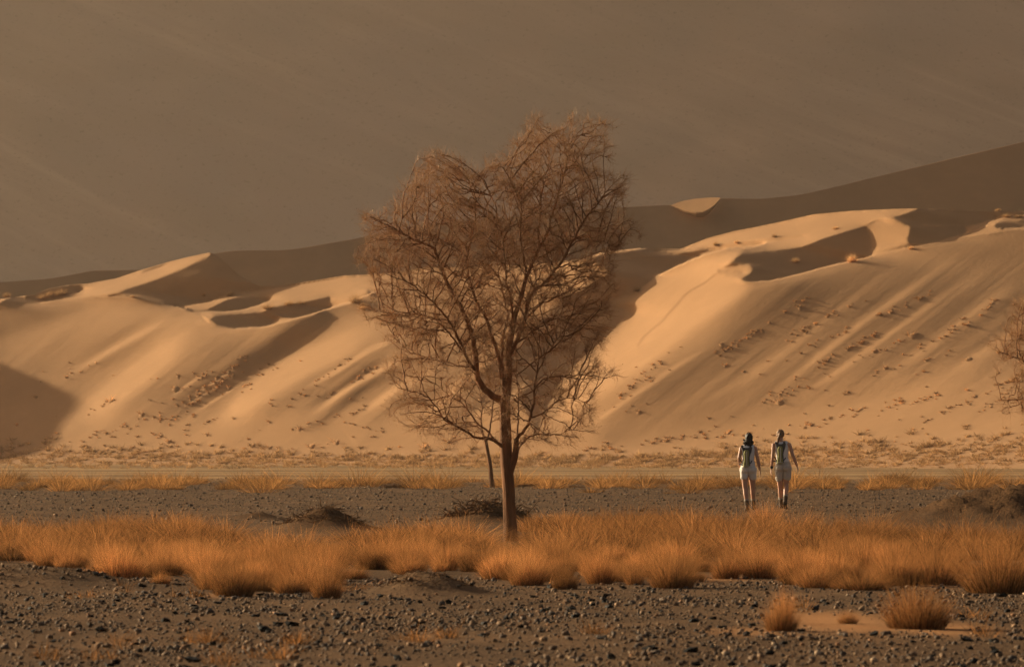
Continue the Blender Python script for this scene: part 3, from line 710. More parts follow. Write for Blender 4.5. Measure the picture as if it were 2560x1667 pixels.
# the far strip of grass on the plain
pts=[]
while len(pts)<520:
    px=rng.uniform(-300,2900); y=rng.uniform(158,236); py=YH+F*CAMH/y
    lo_y=np.interp(px,[0,500,900,1250,1700,2050,2560],[207,205,203,205,200,203,212]); hi=np.interp(px,[0,500,900,1250,1700,2050,2560],[172,178,182,184,180,176,180])
    if not(hi-4<y<lo_y+8): 
        if rng.random()>.02: continue
    if rng.random()>.45+.65*math.sin(px*.013+1.4)*math.sin(px*.041+py*.1): continue
    x,yy,z=ginv(px,py); pts.append((x,yy,z-.02,float(np.clip(np.exp(rng.normal(-.15,.48)),.3,2.0))))
tag(merge_tufts('far_grass_strip',pts,170,.013,.34,.66,M_strip,1.25,110),'thin far strip of orange grass tufts across the plain before the dunes','grass')
# knee-high tufts crowding the foot of the dunes
pts=[]
foot=lambda px:np.interp(px,[-300,0,400,900,1250,1600,1900,2200,2560,2900],[1080,1090,1105,1118,1120,1122,1100,1075,1040,1020])
while len(pts)<3300:
    px=rng.uniform(-300,2860); t=rng.random(); py=foot(px)+(1172-foot(px))*t
    dens=.06+.94*np.clip((t-.25)/.35,0,1)*np.clip((1.02-t)/.12,0,1)
    if rng.random()>dens: continue
    if rng.random()>.6+.4*math.sin(px*.02+py*.35)*math.sin(px*.047-py*.2): continue
    X,Y,Z=dune_pt(px,py)
    if Z<float(gh(X,Y)): X,Y,Z=ginv(px,max(py,1163))
    pts.append((X,Y,Z-.04,rng.uniform(.45,1.15)*(1.15 if t<.5 else .9)))
tag(merge_tufts('dune_foot_grass',pts,30,.035,.30,.52,M_grass_far,1.0,130),'countless small golden tufts crowding the foot of the dunes','grass')
domes('dune_foot_hearts',pts,.12,.8,M_clump,'matted hearts of the golden tufts crowding the foot of the dunes',6)
# scattered tufts on the dune face: little humps of caught sand strung down the slope
pts=[]; humps=[]
def string(p0,p1,nn,j=6):
    for _ in range(nn):
        t=rng.random(); px=p0[0]+(p1[0]-p0[0])*t+rng.normal(0,j); py=p0[1]+(p1[1]-p0[1])*t+rng.normal(0,j*.7); humps.append((px,py))
for a,b,nn in ((c1((1480,800))[0],c1((1050,1120))[0],34),(c1((1400,920))[0],c1((1100,1110))[0],30),(c1((1250,900))[0],c1((1000,1080))[0],12),(c1((1180,890))[0],c1((860,960))[0],5),(c1((960,1150))[0],c1((480,1310))[0],26),(c1((700,1050))[0],c1((500,1150))[0],5),(c1((1650,840))[0],c1((1440,1010))[0],12),
  (c1((1300,1180))[0],c1((900,1290))[0],12),(c1((1170,1160))[0],c1((900,1200))[0],14),(c1((2080,820))[0],c1((1700,1100))[0],16),(c1((2250,880))[0],c1((1900,1060))[0],14),(c1((2200,1120))[0],c1((1750,1240))[0],18),(c1((1600,1190))[0],c1((1550,1250))[0],4),(c1((560,850))[0],c1((370,950))[0],5),(c1((2050,1200))[0],c1((2300,1280))[0],10),
  (c2((1300,585))[0],c2((820,890))[0],34),(c2((1550,600))[0],c2((1150,830))[0],22),(c2((1950,560))[0],c2((1620,700))[0],20),(c2((1480,760))[0],c2((1200,900))[0],12),(c2((1620,790))[0],c2((1300,960))[0],34),(c2((1850,780))[0],c2((1500,930))[0],14),(c2((1250,1000))[0],c2((1030,1140))[0],12),(c2((1400,1010))[0],c2((1090,1140))[0],8),
  (c2((2250,610))[0],c2((1900,830))[0],14),(c2((2180,690))[0],c2((1750,920))[0],16),(c2((2000,880))[0],c2((1600,990))[0],10),(c2((2380,1000))[0],c2((1850,1240))[0],34),(c2((640,820))[0],c2((300,1110))[0],16),(c2((480,1000))[0],c2((290,1120))[0],10),(c2((870,820))[0],c2((790,890))[0],4),
  (c2((1750,1120))[0],c2((1150,1290))[0],26),(c2((2000,1080))[0],c2((1650,1180))[0],22),(c2((2300,1080))[0],c2((2150,1200))[0],14),(c2((800,1290))[0],c2((100,1390))[0],30),(c2((1050,1290))[0],c2((700,1330))[0],14),(c2((1500,1060))[0],c2((1470,1120))[0],3)):
    string(a,b,nn)
for _ in range(150):
    px=rng.uniform(20,2560); py=rng.uniform(900,1130); humps.append((px,py))
big=[c1((955,1285))[0],c1((1230,1278))[0],c1((1000,1320))[0],c1((785,1355))[0],c1((1500,1345))[0],c1((1600,1358))[0],c1((1850,1350))[0],c1((1780,1240))[0],c1((2000,1325))[0],c1((840,1155))[0],c1((660,1080))[0],c1((1040,1000))[0],c2((1800,800))[0],c2((2090,925))[0],c2((1120,1140))[0],c2((540,1340))[0],c2((470,1350))[0],c2((860,1300))[0],(1120,1105),(1060,1120)]
hv=[];hf=[];hb=0
for i,(px,py) in enumerate(humps+big*1):
    isb=i>=len(humps); X,Y,Z=dune_pt(px,py)
    if Z<float(gh(X,Y))+.05: continue
    r_=float(np.clip(np.exp(rng.normal(math.log(.066),.42)),.035,.16)) if not isb else rng.uniform(.15,.26)
    # hump of sand drawn out downwind (to the right)
    m=9
    ring=[]
    hv.append((X,Y-.02,Z+r_*.40)); 
    for k in (1,2):
        for j in range(m):
            a=2*math.pi*j/m; rr=r_*k/2*(2.6 if math.cos(a)>0 else 1.0)*(1+.15*rng.standard_normal())
            hv.append((X+rr*math.cos(a)*1.15,Y+rr*math.sin(a)-.0,Z+(r_*.25 if k==1 else -r_*.9)+0.0+ (rr*math.sin(a)*.5)+(rr*math.cos(a)*.3)))
    for j in range(m):
        jn=(j+1)%m; hf.append((hb,hb+1+j,hb+1+jn,hb+1+jn)); hf.append((hb+1+j,hb+1+m+j,hb+1+m+jn,hb+1+jn))
    hb+=1+2*m
    pts.append((X,Y-.05,Z+r_*.1,r_/.15*(.9 if isb else .8)))
hf=[tuple(dict.fromkeys(f)) for f in hf]
mk('sand_hump',hv,hf,M_dune,smooth=True,kind='stuff')
tag(merge_tufts('dune_face_grass',pts,22,.03,.24,.50,M_grass,1.0,150),'scattered small grass tufts strung down the lit dune face','grass')
# shrubs on the dune crests, one by one
SHR=tussock_mesh('dune_shrub',420,.5,.75,1.25,.02,171,mat_=M_grass_far); SHR.name='dune_shrub'
for (px,py,wp,hp,lab) in (
   (c2((1495,418))[0]+(28,20,'pale golden shrub at the right foot of the big shadowed bowl')),(c2((1208,420))[0]+(20,14,'dim shrub inside the big shadowed bowl of the right dune')),(c2((1798,352))[0]+(16,10,'small yellow shrub on the crest right of the sunlit facet')),
   (c2((1100,292))[0]+(14,10,'tiny shrub on the sunlit cap of the right dune')),(c2((905,322))[0]+(12,9,'tiny shrub at the shadow line of the right dune cap')),(c2((798,334))[0]+(16,12,'small shrub at the left end of the right dune cap')),
   (c2((1412,250))[0]+(18,8,'low dark shrub on the upper cap of the right dune')),(c2((395,568))[0]+(20,13,'orange shrub on the dune crest between tree and footprints')),(c2((2245,157))[0]+(16,8,'small shrub on the skyline crest near the right edge')),
   (c2((2290,188))[0]+(26,10,'golden shrub on the far right sunlit crest')),(c2((2350,190))[0]+(22,8,'flat golden shrub at the right end of the sunlit crest')),(c2((2250,885))[0]+(14,12,'lone dark green shrub on the dune face at right')),
   (c1((40,455))[0]+(22,14,'golden shrub on the crest at the left edge')),(c1((252,466))[0]+(22,11,'leftmost golden shrub in the small shadowed hollow at left')),(c1((300,452))[0]+(24,14,'middle golden shrub in the small shadowed hollow at left')),(c1((365,444))[0]+(34,17,'widest golden shrub in the small shadowed hollow at left')),
   (c1((1370,448))[0]+(20,12,'shrub on the thin lit rim above the shadowed bowls')),(c1((1213,448))[0]+(8,10,'tiny upright shrub in the dark slope below the left peak')),(c1((1595,528))[0]+(34,17,'large golden shrub between the two shadowed bowls')),
   (c1((1720,502))[0]+(26,13,'shrub on the right rim between the shadowed bowls')),(c1((1790,498))[0]+(22,9,'low shrub at the end of the rim between the bowls')),(c1((2120,490))[0]+(36,24,'largest shrub on the left dune crest beside the tree crown')),(c1((2160,528))[0]+(26,17,'round shrub with a sand tail just below the largest crest shrub')),(c1((790,458))[0]+(16,7,'small shrub on the rounded crest of the left dune'))):
    X,Y,Z=dune_pt(px,py); k=Y/F; o=bpy.data.objects.new('dune_shrub',SHR); COL.objects.link(o)
    o.location=(X,Y-.1,Z-.03); s=wp*k/1.15; o.scale=(s,s,hp*k/.72); o.rotation_euler[2]=rng.uniform(0,6.28); tag(o,lab,'shrub','shrubs on the dune crests')
# dark brush on the sand mounds
def wiggle(p,d,L,nseg,rad,V,Fc,droop=.3,w=.35,sides=3):
    p=np.array(p,float); d=np.array(d,float); d/=np.linalg.norm(d); b=len(V); pts_=[p.copy()]
    for k in range(nseg):
        d=d+rng.normal(0,w,3); d[2]-=droop*.2; d/=np.linalg.norm(d); p=p+d*L/nseg; pts_.append(p.copy())
    tube(pts_,[rad*(1-.7*k/nseg) for k in range(nseg+1)],sides,V,Fc)
def tube(pts_,rads,sides,V,Fc,cap=True):
    b=len(V); P_=np.array(pts_); n_=len(P_); T_=np.gradient(P_,axis=0); up=np.array([.13,.37,.92])
    for k in range(n_):
        t=T_[k]/(np.linalg.norm(T_[k])+1e-9); u=np.cross(t,up); nu=np.linalg.norm(u)
        if nu<1e-3: u=np.array([1.,0,0]); nu=1
        u/=nu; v=np.cross(t,u)
        for j in range(sides):
            a=2*math.pi*j/sides; V.append(tuple(P_[k]+rads[k]*(u*math.cos(a)+v*math.sin(a))))
    for k in range(n_-1):
        for j in range(sides): Fc.append((b+k*sides+j,b+k*sides+(j+1)%sides,b+(k+1)*sides+(j+1)%sides,b+(k+1)*sides+j))
def brush(idx,nn,label,L=.35,rad=.008,cov=.9,top=.55):
    cx,cy,rx,ry,h=MOUNDS[idx]; V=[];Fc=[]
    for _ in range(nn):
        a=rng.uniform(0,6.28); r_=math.sqrt(rng.random())*1.25*cov; x=cx+rx*r_*math.cos(a); y=cy+ry*r_*math.sin(a)*.8
        z=float(gh(x,y)); wiggle((x,y,z),(rng.normal(0,1),rng.normal(0,.7),rng.normal(.12,.22)),rng.uniform(.4,1)*L,5,rad*rng.uniform(.5,1.4),V,Fc,.6)
    o=mk('brush_pile',V,Fc,M_dead,label=label,cat='brush',kind='stuff'); return o
brush(0,420,'dark mat of dead twigs covering the large mound at the right edge',.11,.006,.9)
brush(1,620,'dark tangle of dead branches on the low mound behind the tree trunk',.42,.011,.75)
brush(2,520,'dark tangle of dead twigs on the mound left behind the grass belt',.3,.008)
brush(3,260,'pale dead twigs half buried in the grey mound at the front edge of the grass',.16,.0045)
brush(4,260,'twig litter on the low grey sand swell at the left edge',.16,.0045)
V=[];Fc=[]
def ppts(L,Y,dz=0): return [lo(a,b,Y) for a,b in L]
tube(ppts([(1240,1219),(1262,1214),(1300,1214),(1340,1211),(1380,1217),(1430,1215),(1470,1218)],187.5),[.05,.045,.04,.036,.03,.02,.008],7,V,Fc)
tube(ppts([(1380,1217),(1400,1221),(1440,1222)],187.5),[.022,.016,.006],5,V,Fc)
mk('fallen_branch',V,Fc,M_bark,smooth=True,label='long curved fallen branch lying on the plain beside the far thin tree',cat='branch')
# dark low bushes among the far strip
for px,py,wp,hp,lab in ((2235,1205,60,26,'dark green low bush in the far grass strip right of the walkers'),(2330,1206,52,12,'flat dark bush in the far strip, rightmost of two'),(1985,1222,20,10,'tiny dark bush on the gravel just right of the walkers'),(105,1218,80,14,'flat dark patch of brush in the far strip at the left edge'),(990,1218,60,14,'flat dark bush in the far strip left of the thin tree')):
    x,y,z=ginv(px,py); V=[];Fc=[]; k=y/F
    for _ in range(220):
        a=rng.uniform(0,6.28); r_=math.sqrt(rng.random()); wiggle((x+wp*k/2*r_*math.cos(a),y+.5*r_*math.sin(a),z),(rng.normal(0,.7),rng.normal(0,.7),.8),hp*k*rng.uniform(.5,1.1),3,.012,V,Fc,.1)
    mk('dark_bush',V,Fc,M_dead,label=lab,cat='bush')
# ------------------------------------------------------------------ trees
def inpoly(px,py,pts_):
    ins=np.zeros(np.shape(px),bool); n_=len(pts_)
    for i in range(n_):
        x0,y0=pts_[i]; x1,y1=pts_[(i+1)%n_]
        if y0==y1: continue
        ins^=((y0>py)!=(y1>py))&(px<(x1-x0)*(py-y0)/(y1-y0)+x0)
    return ins
def colonize(seeds,heart,attr,step,infl,kill,iters,up=.12):
    # space colonisation: twigs grow towards free points of the crown
    P_=[np.array(p) for p in seeds]; par=[-1]*len(P_); N_=np.array(P_)
    alive=np.ones(len(attr),bool); near_=np.full(len(attr),-1); dist=np.full(len(attr),1e9)
    def upd(new,off):
        for c in range(0,len(new),400):
            D_=np.linalg.norm(attr[:,None,:]-new[None,c:c+400,:],axis=2); k=D_.argmin(1); dd=D_[np.arange(len(attr)),k]
            m=dd<dist; dist[m]=dd[m]; near_[m]=off+c+k[m]
    upd(N_,0)
    for it in range(iters):
        m=alive&(dist<infl)
        if not m.any(): break
        dirs={}
        v=attr[m]-N_[near_[m]]; v/=np.linalg.norm(v,axis=1)[:,None]
        acc=np.zeros((len(N_),3)); np.add.at(acc,near_[m],v); idx=np.unique(near_[m])
        d=acc[idx]; d/=np.linalg.norm(d,axis=1)[:,None]+1e-9; rd=N_[idx]-heart; rd/=np.linalg.norm(rd,axis=1)[:,None]; d+=rng.normal(0,.15,d.shape)+.75*rd; d[:,2]+=up; d/=np.linalg.norm(d,axis=1)[:,None]
        new=N_[idx]+d*step; off=len(N_); par+=list(idx); N_=np.concatenate([N_,new]); upd(new,off)
        alive&=dist>kill
    return N_,np.array(par)
def limb(pts_px,w0,w1,Y0,dy,yscale=1.0,start=0.0):
    n_=len(pts_px); out=[]; rad=[]
    for k,(a,b) in enumerate(pts_px):
        t=k/(n_-1); out.append(lo(a,b,Y0+start+(dy-start)*t**1.3)); rad.append((w0+(w1-w0)*t)*Y0/F/2)
    return out,rad
def resample(P_,Rr,step):
    P_=np.array(P_); Rr=np.array(Rr); seg=np.linalg.norm(np.diff(P_,axis=0),axis=1); s=np.concatenate([[0],np.cumsum(seg)]); n_=max(3,int(s[-1]/step)+1); t=np.linspace(0,s[-1],n_)
    Q_=np.stack([np.interp(t,s,P_[:,k]) for k in range(3)],1)
    for _ in range(2): Q_[1:-1]=.25*Q_[:-2]+.5*Q_[1:-1]+.25*Q_[2:]
    return Q_,np.interp(t,s,Rr)
def twig_mesh(P0,Dr,L,nseg,rad,w,up):
    # P0,Dr: n x 3, builds 3-sided zigzag twigs for all at once
    n_=len(P0); pts_=[P0]; d=Dr.copy(); p=P0.copy()
    for k in range(nseg):
        d=d+rng.normal(0,w,d.shape); d[:,2]+=up; d/=np.linalg.norm(d,axis=1)[:,None]+1e-9; p=p+d*(L[:,None]/nseg); pts_.append(p.copy())
    S_=np.stack(pts_,1); T_=np.gradient(S_,axis=1); T_/=np.linalg.norm(T_,axis=2)[...,None]+1e-9
    u=np.cross(T_,np.array([.2,.5,.84])); u/=np.linalg.norm(u,axis=2)[...,None]+1e-9; v=np.cross(T_,u)
    rr=rad[:,None]*np.linspace(1,.45,nseg+1)[None,:]
    V=np.stack([S_+rr[...,None]*(u*math.cos(a)+v*math.sin(a)) for a in (0,2.094,4.189)],2).reshape(-1,3)
    b=(np.arange(n_)*(nseg+1)*3)[:,None,None]; k=(np.arange(nseg)*3)[None,:,None]; j=np.arange(3)[None,None,:]; j2=(j+1)%3
    Fq=np.stack([b+k+j,b+k+j2,b+k+3+j2,b+k+3+j],-1).reshape(-1,4)
    return V,Fq,S_
def bark_tube(pts_,rads,sides,V,Fc,rough=.1):
    b=len(V); P_=np.array(pts_); n_=len(P_); T_=np.gradient(P_,axis=0)
    for k in range(n_):
        t=T_[k]/(np.linalg.norm(T_[k])+1e-9); u=np.cross(t,(0,1,.01)); u/=np.linalg.norm(u); v=np.cross(t,u)
        for j in range(sides):
            a=2*math.pi*j/sides; q=rads[k]*(1+rough*math.sin(a*5+k*.12)+rough*.7*math.sin(a*9+1-k*.23)+rough*.3*rng.standard_normal())
            V.append(tuple(P_[k]+q*(u*math.cos(a)+v*math.sin(a))))
    for k in range(n_-1):
        for j in range(sides): Fc.append((b+k*sides+j,b+k*sides+(j+1)%sides,b+(k+1)*sides+(j+1)%sides,b+(k+1)*sides+j))
def make_tree(name,Y0,basepx,trunk,limbs,crown,depth,nattr,label,holes=(),twigk=1.0,thick=1.0,leafn=2500,shift=(0,0),heart=(1265,1080)):
    sh=lambda L:[(a+shift[0],b+shift[1]) for a,b in L]
    B=lo(basepx[0]+shift[0],basepx[1]+shift[1],Y0); root=empty(name,B,label,'tree'); Bv=np.array(B)
    V=[];Fc=[]
    for pts_px,w0,w1,dy in trunk:
        n_=len(pts_px)
        P_=[lo(a,b,Y0+dy*i/(n_-1)) for i,(a,b) in enumerate(sh(pts_px))]; Rr=[(w0+(w1-w0)*i/(n_-1))*Y0/F/2 for i in range(n_)]
        if P_[0][2]<B[2]+.1: Rr[0]*=1.12
        Q_,Rq=resample(P_,Rr,.06); bark_tube(Q_-Bv,Rq,22,V,Fc,.07)
    mk('trunk',V,Fc,M_bark,root,smooth=True)
    seeds=[];sw=[]
    for item in limbs:
        pts_px,w0,w1,dy=item[:4]; st=item[4] if len(item)>4 else 0
        P_,Rr=limb(sh(pts_px),w0,w1,Y0,dy,start=st); Q_,Rq=resample(P_,Rr,.07)
        Q_[1:-1]+=rng.normal(0,.006,Q_[1:-1].shape)
        V=[];Fc=[]; bark_tube(Q_-Bv,Rq,8,V,Fc,.07); mk('branch',V,Fc,M_bark,root,smooth=True)
        k0=max(2,int(len(Q_)*.22)); seeds+=list(Q_[k0:])
    x0=min(a for a,b in crown); x1=max(a for a,b in crown); y0=min(b for a,b in crown); y1=max(b for a,b in crown)
    A=[]
    while len(A)<nattr:
        px=rng.uniform(x0,x1,4000); py=rng.uniform(y0,y1,4000); m=inpoly(px,py,crown)&(np.sin(px*.045+py*.02)*np.sin(py*.05-px*.025)+rng.normal(.42,.5,4000)>0)&(rng.random(4000)<np.where(py>860+0*px,.4,1.0))
        px=px+rng.normal(0,14,4000); py=py+rng.normal(0,11,4000)
        for h in holes: m&=~(inpoly(px,py,h)&(rng.random(4000)<.93))
        px,py=px[m],py[m]; cy=(y0+y1)/2; cx=(x0+x1)/2
        dd=depth*np.sqrt(np.clip(1-((px-cx)/(x1-x0)*1.8)**2-((py-cy)/(y1-y0)*1.6)**2,.12,1))
        yy=Y0+rng.uniform(-1,1,len(px))*dd
        A+=[lo(a+shift[0],b+shift[1],Y0) for a,b in zip(px,py)][:nattr-len(A)] if False else [((a+shift[0]-CX)/F*Y0,q,CAMH+(YH-b-shift[1])/F*Y0) for a,b,q in zip(px,py,yy)]
    A=np.array(A[:nattr]); N_,par=colonize(seeds,np.array(lo(heart[0]+shift[0],heart[1]+shift[1],Y0)),A,.05,.42,.07,60)
    ns=len(seeds); n_=len(N_); cnt=np.zeros(n_); 
    for i in range(n_-1,ns-1,-1): cnt[i]+=1; cnt[par[i]]+=cnt[i]
    rad=np.clip(.0016*np.sqrt(cnt),.0016,.012)*thick
    i=np.arange(ns,n_); a=N_[par[i]]; b=N_[i]; t=b-a; t/=np.linalg.norm(t,axis=1)[:,None]+1e-9
    u=np.cross(t,np.array([.2,.5,.84])); u/=np.linalg.norm(u,axis=1)[:,None]+1e-9; v=np.cross(t,u)
    ra=np.where(par[i]<ns,rad[i]*1.1,rad[par[i]])
    VV=[]
    for P0,r0 in ((a,ra),(b+t*.004,rad[i])):
        for an in (0,2.094,4.189): VV.append(P0+r0[:,None]*(u*math.cos(an)+v*math.sin(an)))
    VV=np.stack(VV,1).reshape(-1,3)-Bv; k=(np.arange(len(i))*6)[:,None]
    Fq=np.concatenate([k+np.array([[j,(j+1)%3,3+(j+1)%3,3+j]]) for j in range(3)])
    mk('twigs',VV,Fq,M_bark,root,smooth=True,kind='stuff')
    # finest zigzag twigs
    thin=i[cnt[i]<14]; rep=np.repeat(thin,int(3*twigk)); rep=rep[rng.random(len(rep))<1.0]
    P0=N_[rep]; tt=N_[rep]-N_[par[rep]]; tt/=np.linalg.norm(tt,axis=1)[:,None]+1e-9; rd=P0-np.array(lo(heart[0]+shift[0],heart[1]+shift[1],Y0)); rd/=np.linalg.norm(rd,axis=1)[:,None]; Dr=tt*.5+rd*.45+rng.normal(0,.55,tt.shape)
    L=rng.uniform(.05,.22,len(rep)); V,Fq,S_=twig_mesh(P0-Bv,Dr,L,3,np.full(len(rep),.0016*thick),.32,.05)
    mk('twig_tips',V,Fq,M_twig,root,kind='stuff')
    print(name,'nodes',n_,'twigs',len(rep))
    # sparse leaflets and seed pods
    q=rng.integers(0,len(S_),leafn); kk=rng.integers(1,4,leafn); c=S_[q,kk]; sz=rng.uniform(.006,.016,leafn)[:,None]
    e1=rng.normal(0,1,(leafn,3)); e1/=np.linalg.norm(e1,axis=1)[:,None]; e2=np.cross(e1,rng.normal(0,1,(leafn,3))); e2/=np.linalg.norm(e2,axis=1)[:,None]
    V=np.stack([c,c+e1*sz+e2*sz*.4,c+e1*sz*2,c+e1*sz-e2*sz*.4],1).reshape(-1,3); Fq=np.arange(leafn*4).reshape(-1,4); tn=np.repeat(rng.random(leafn),4)
    mk('leaves',V,Fq,M_leaf,root,kind='stuff',colors=np.stack([tn]*3,-1))
    return root
TRUNK=[([(1277,1358),(1276,1320),(1274,1280),(1272,1220),(1267,1160),(1264,1112),(1263,1060),(1262,1020),(1261,990)],34,25,0.0),
       ([(1270,1190),(1281,1160),(1289,1140),(1290,1115),(1292,1096)],20,11,-.15),
       ([(1262,1020),(1265,996),(1270,960),(1272,940),(1272,880),(1280,820),(1288,783)],22,13,.1)]
LIMBS=[([(1261,1002),(1252,994),(1240,996),(1216,980),(1198,956),(1190,924),(1190,884),(1182,848),(1170,810),(1160,784),(1145,750),(1125,720),(1108,690),(1098,650),(1085,620),(1060,608),(1034,602),(1000,580),(967,562),(925,541)],19,2,-.7),
 ([(1188,924),(1176,912),(1160,876),(1144,840),(1124,804),(1104,780),(1080,750),(1050,725),(1010,700),(965,685)],9,1.6,-1.2,-.3),
 ([(1254,948),(1248,892),(1240,872),(1224,820),(1212,785),(1192,757),(1180,724),(1170,690),(1168,640),(1180,590),(1190,540),(1185,490),(1170,450)],11,1.6,.6),
 ([(1180,724),(1202,690),(1220,660),(1240,635),(1262,600)],5,1.4,1.0,.25),
 ([(1262,988),(1256,940),(1254,892),(1256,850),(1268,800),(1272,793),(1259,743),(1249,692),(1240,640),(1232,580)],9,1.5,1.2),
 ([(1280,840),(1284,800),(1278,750),(1265,700),(1262,640),(1255,590),(1240,520),(1225,480)],7,1.4,-.6,.1),
 ([(1288,785),(1294,770),(1302,743),(1316,690),(1326,665),(1338,640),(1349,619),(1370,582),(1383,531),(1403,464),(1416,414),(1423,364),(1445,332)],13,1.6,.3,.1),
 ([(1313,690),(1311,650),(1307,632),(1299,582),(1306,528),(1290,480),(1265,430),(1248,410)],6,1.4,-.9,.1),
 ([(1349,619),(1345,599),(1353,521),(1349,495),(1361,464),(1356,441),(1376,414),(1370,357),(1344,320)],6,1.4,1.1,.15),
 ([(1272,900),(1282,868),(1300,832),(1314,800),(1318,770),(1323,743),(1333,729),(1370,699),(1403,659),(1423,622),(1443,582),(1470,535),(1490,515),(1514,485),(1552,468)],13,1.6,-.9),
 ([(1403,659),(1415,630),(1437,603),(1470,599),(1497,600),(1540,618)],4.5,1.3,-.2,-.6),
 ([(1352,615),(1366,614),(1403,610),(1437,575),(1480,556)],5,1.3,.9,.15),
 ([(1292,1098),(1300,1086),(1312,1076),(1326,1050),(1334,1004),(1336,964),(1342,932),(1344,900),(1352,892),(1376,876),(1400,840)],9,1.5,-.9,-.15),
 ([(1337,972),(1352,948),(1370,942),(1400,940),(1460,936),(1520,946)],5,1.2,-1.1,-.6),
 ([(1324,1044),(1348,1040),(1372,1020),(1404,996),(1430,992),(1466,1006)],4.5,1.2,-.2,-.35),
 ([(1288,1142),(1296,1120),(1320,1092),(1348,1084),(1388,1088),(1432,1074)],6,1.2,.5),
 ([(1258,1118),(1252,1112),(1238,1097),(1212,1094),(1188,1096),(1156,1072),(1112,1052),(1084,1004),(1052,984),(994,968)],10,1.4,-.8),
 ([(1238,1098),(1216,1076),(1196,1060),(1180,1040),(1156,1004),(1124,992),(1090,960)],6,1.3,.5,-.05),
 ([(1156,1072),(1124,1052),(1092,1034),(1060,1028),(1000,1036)],4.5,1.2,-1.2,-.3),
 ([(1184,916),(1165,917),(1144,914),(1116,904),(1092,896),(1048,888),(1014,866)],6,1.2,.9,-.1),
 ([(1156,876),(1136,850),(1116,824),(1090,796),(1050,785),(1010,790),(950,776)],5,1.2,.2,-.5),
 ([(1288,858),(1308,846),(1332,828),(1356,806),(1380,792),(1420,790),(1460,780)],6,1.3,.9),
 ([(1290,830),(1310,800),(1350,760),(1400,740),(1450,700),(1500,690)],5,1.3,1.1),
 ([(1294,1090),(1296,1040),(1296,980),(1292,930),(1290,890)],4.5,1.3,.6)]
CROWN=[(930,545),(985,560),(990,500),(1040,468),(1062,408),(1130,415),(1200,440),(1228,468),(1234,420),(1282,382),(1322,362),(1318,318),(1350,308),(1400,335),(1440,325),(1508,330),(1500,390),(1492,440),(1555,462),(1550,540),(1570,600),(1545,640),(1500,680),(1520,740),(1490,800),(1512,860),(1478,905),(1526,945),(1470,975),(1480,1040),(1450,1082),(1400,1112),(1330,1116),(1292,1110),(1230,1095),(1170,1122),(1120,1100),(1030,1068),(985,1030),(1010,1000),(985,960),(1000,905),(1010,870),(985,825),(940,795),(960,745),(930,690),(920,640),(925,600)]
HOLES=[[(1205,455),(1232,460),(1238,540),(1215,545)],[(1130,1010),(1250,1040),(1250,1080),(1200,1060)],[(1200,930),(1250,1000),(1235,1075),(1200,1020)],[(1300,900),(1330,900),(1325,1030),(1305,1050)],[(1430,600),(1460,640),(1400,700),(1380,690)]]
main_tree=make_tree('camel_thorn_tree',82.6,(1277,1355),TRUNK,LIMBS,CROWN,1.35,4700,'tall nearly leafless thorn tree with reddish twigs standing in the grass belt, centre',HOLES,twigk=2.0,leafn=9000)
# thin tree standing far behind, most of its crown hidden by the big one
far_tree=make_tree('thin_tree',186.0,(1230,1219),[([(1231,1222),(1228,1190),(1226,1164),(1220,1132),(1214,1100)],12,8,0)],
 [([(1214,1102),(1206,1080),(1202,1050),(1206,1015),(1200,980)],6,1.5,.4),([(1216,1104),(1224,1080),(1229,1040),(1234,1000),(1240,960)],5.5,1.5,-.4),([(1222,1130),(1214,1110),(1209,1085),(1190,1060),(1175,1030)],4,1.2,.9)],
 [(1150,940),(1200,900),(1260,905),(1300,950),(1290,1010),(1250,1050),(1190,1060),(1155,1010)],1.0,420,'slender crooked tree far behind, seen left of the big trunk',twigk=1,leafn=200,heart=(1220,1120))
# thorn tree whose crown reaches in from the right edge
right_tree=make_tree('side_thorn_tree',84.0,(2790,1352),[([(2790,1356),(2786,1280),(2780,1200),(2776,1120)],26,20,0)],
 [([(2776,1125),(2740,1060),(2700,1010),(2650,960),(2600,940),(2560,900),(2500,880)],10,1.4,-.3),([(2776,1120),(2740,1040),(2690,960),(2640,880),(2590,820),(2560,785)],10,1.4,.5),([(2650,962),(2610,985),(2560,1000),(2505,1000)],5,1.2,.4,-.2),
  ([(2776,1120),(2800,1020),(2800,920),(2780,820),(2760,700),(2750,600)],14,2,.2),([(2776,1120),(2850,1020),(2920,940),(2980,860),(3040,760)],11,2,-.3),([(2640,880),(2600,870),(2560,850),(2530,830)],4,1.2,.9,.3)],
 [(2545,775),(2580,760),(2640,700),(2700,600),(2780,540),(2900,600),(3000,700),(3080,780),(3060,950),(2950,1040),(2800,1080),(2640,1060),(2560,1040),(2505,1012),(2545,985),(2530,920),(2480,885),(2540,860),(2528,820)],1.3,4500,'bare thorn tree whose twigs reach in at the right edge of the picture',twigk=1.4,leafn=1200,heart=(2780,1100))
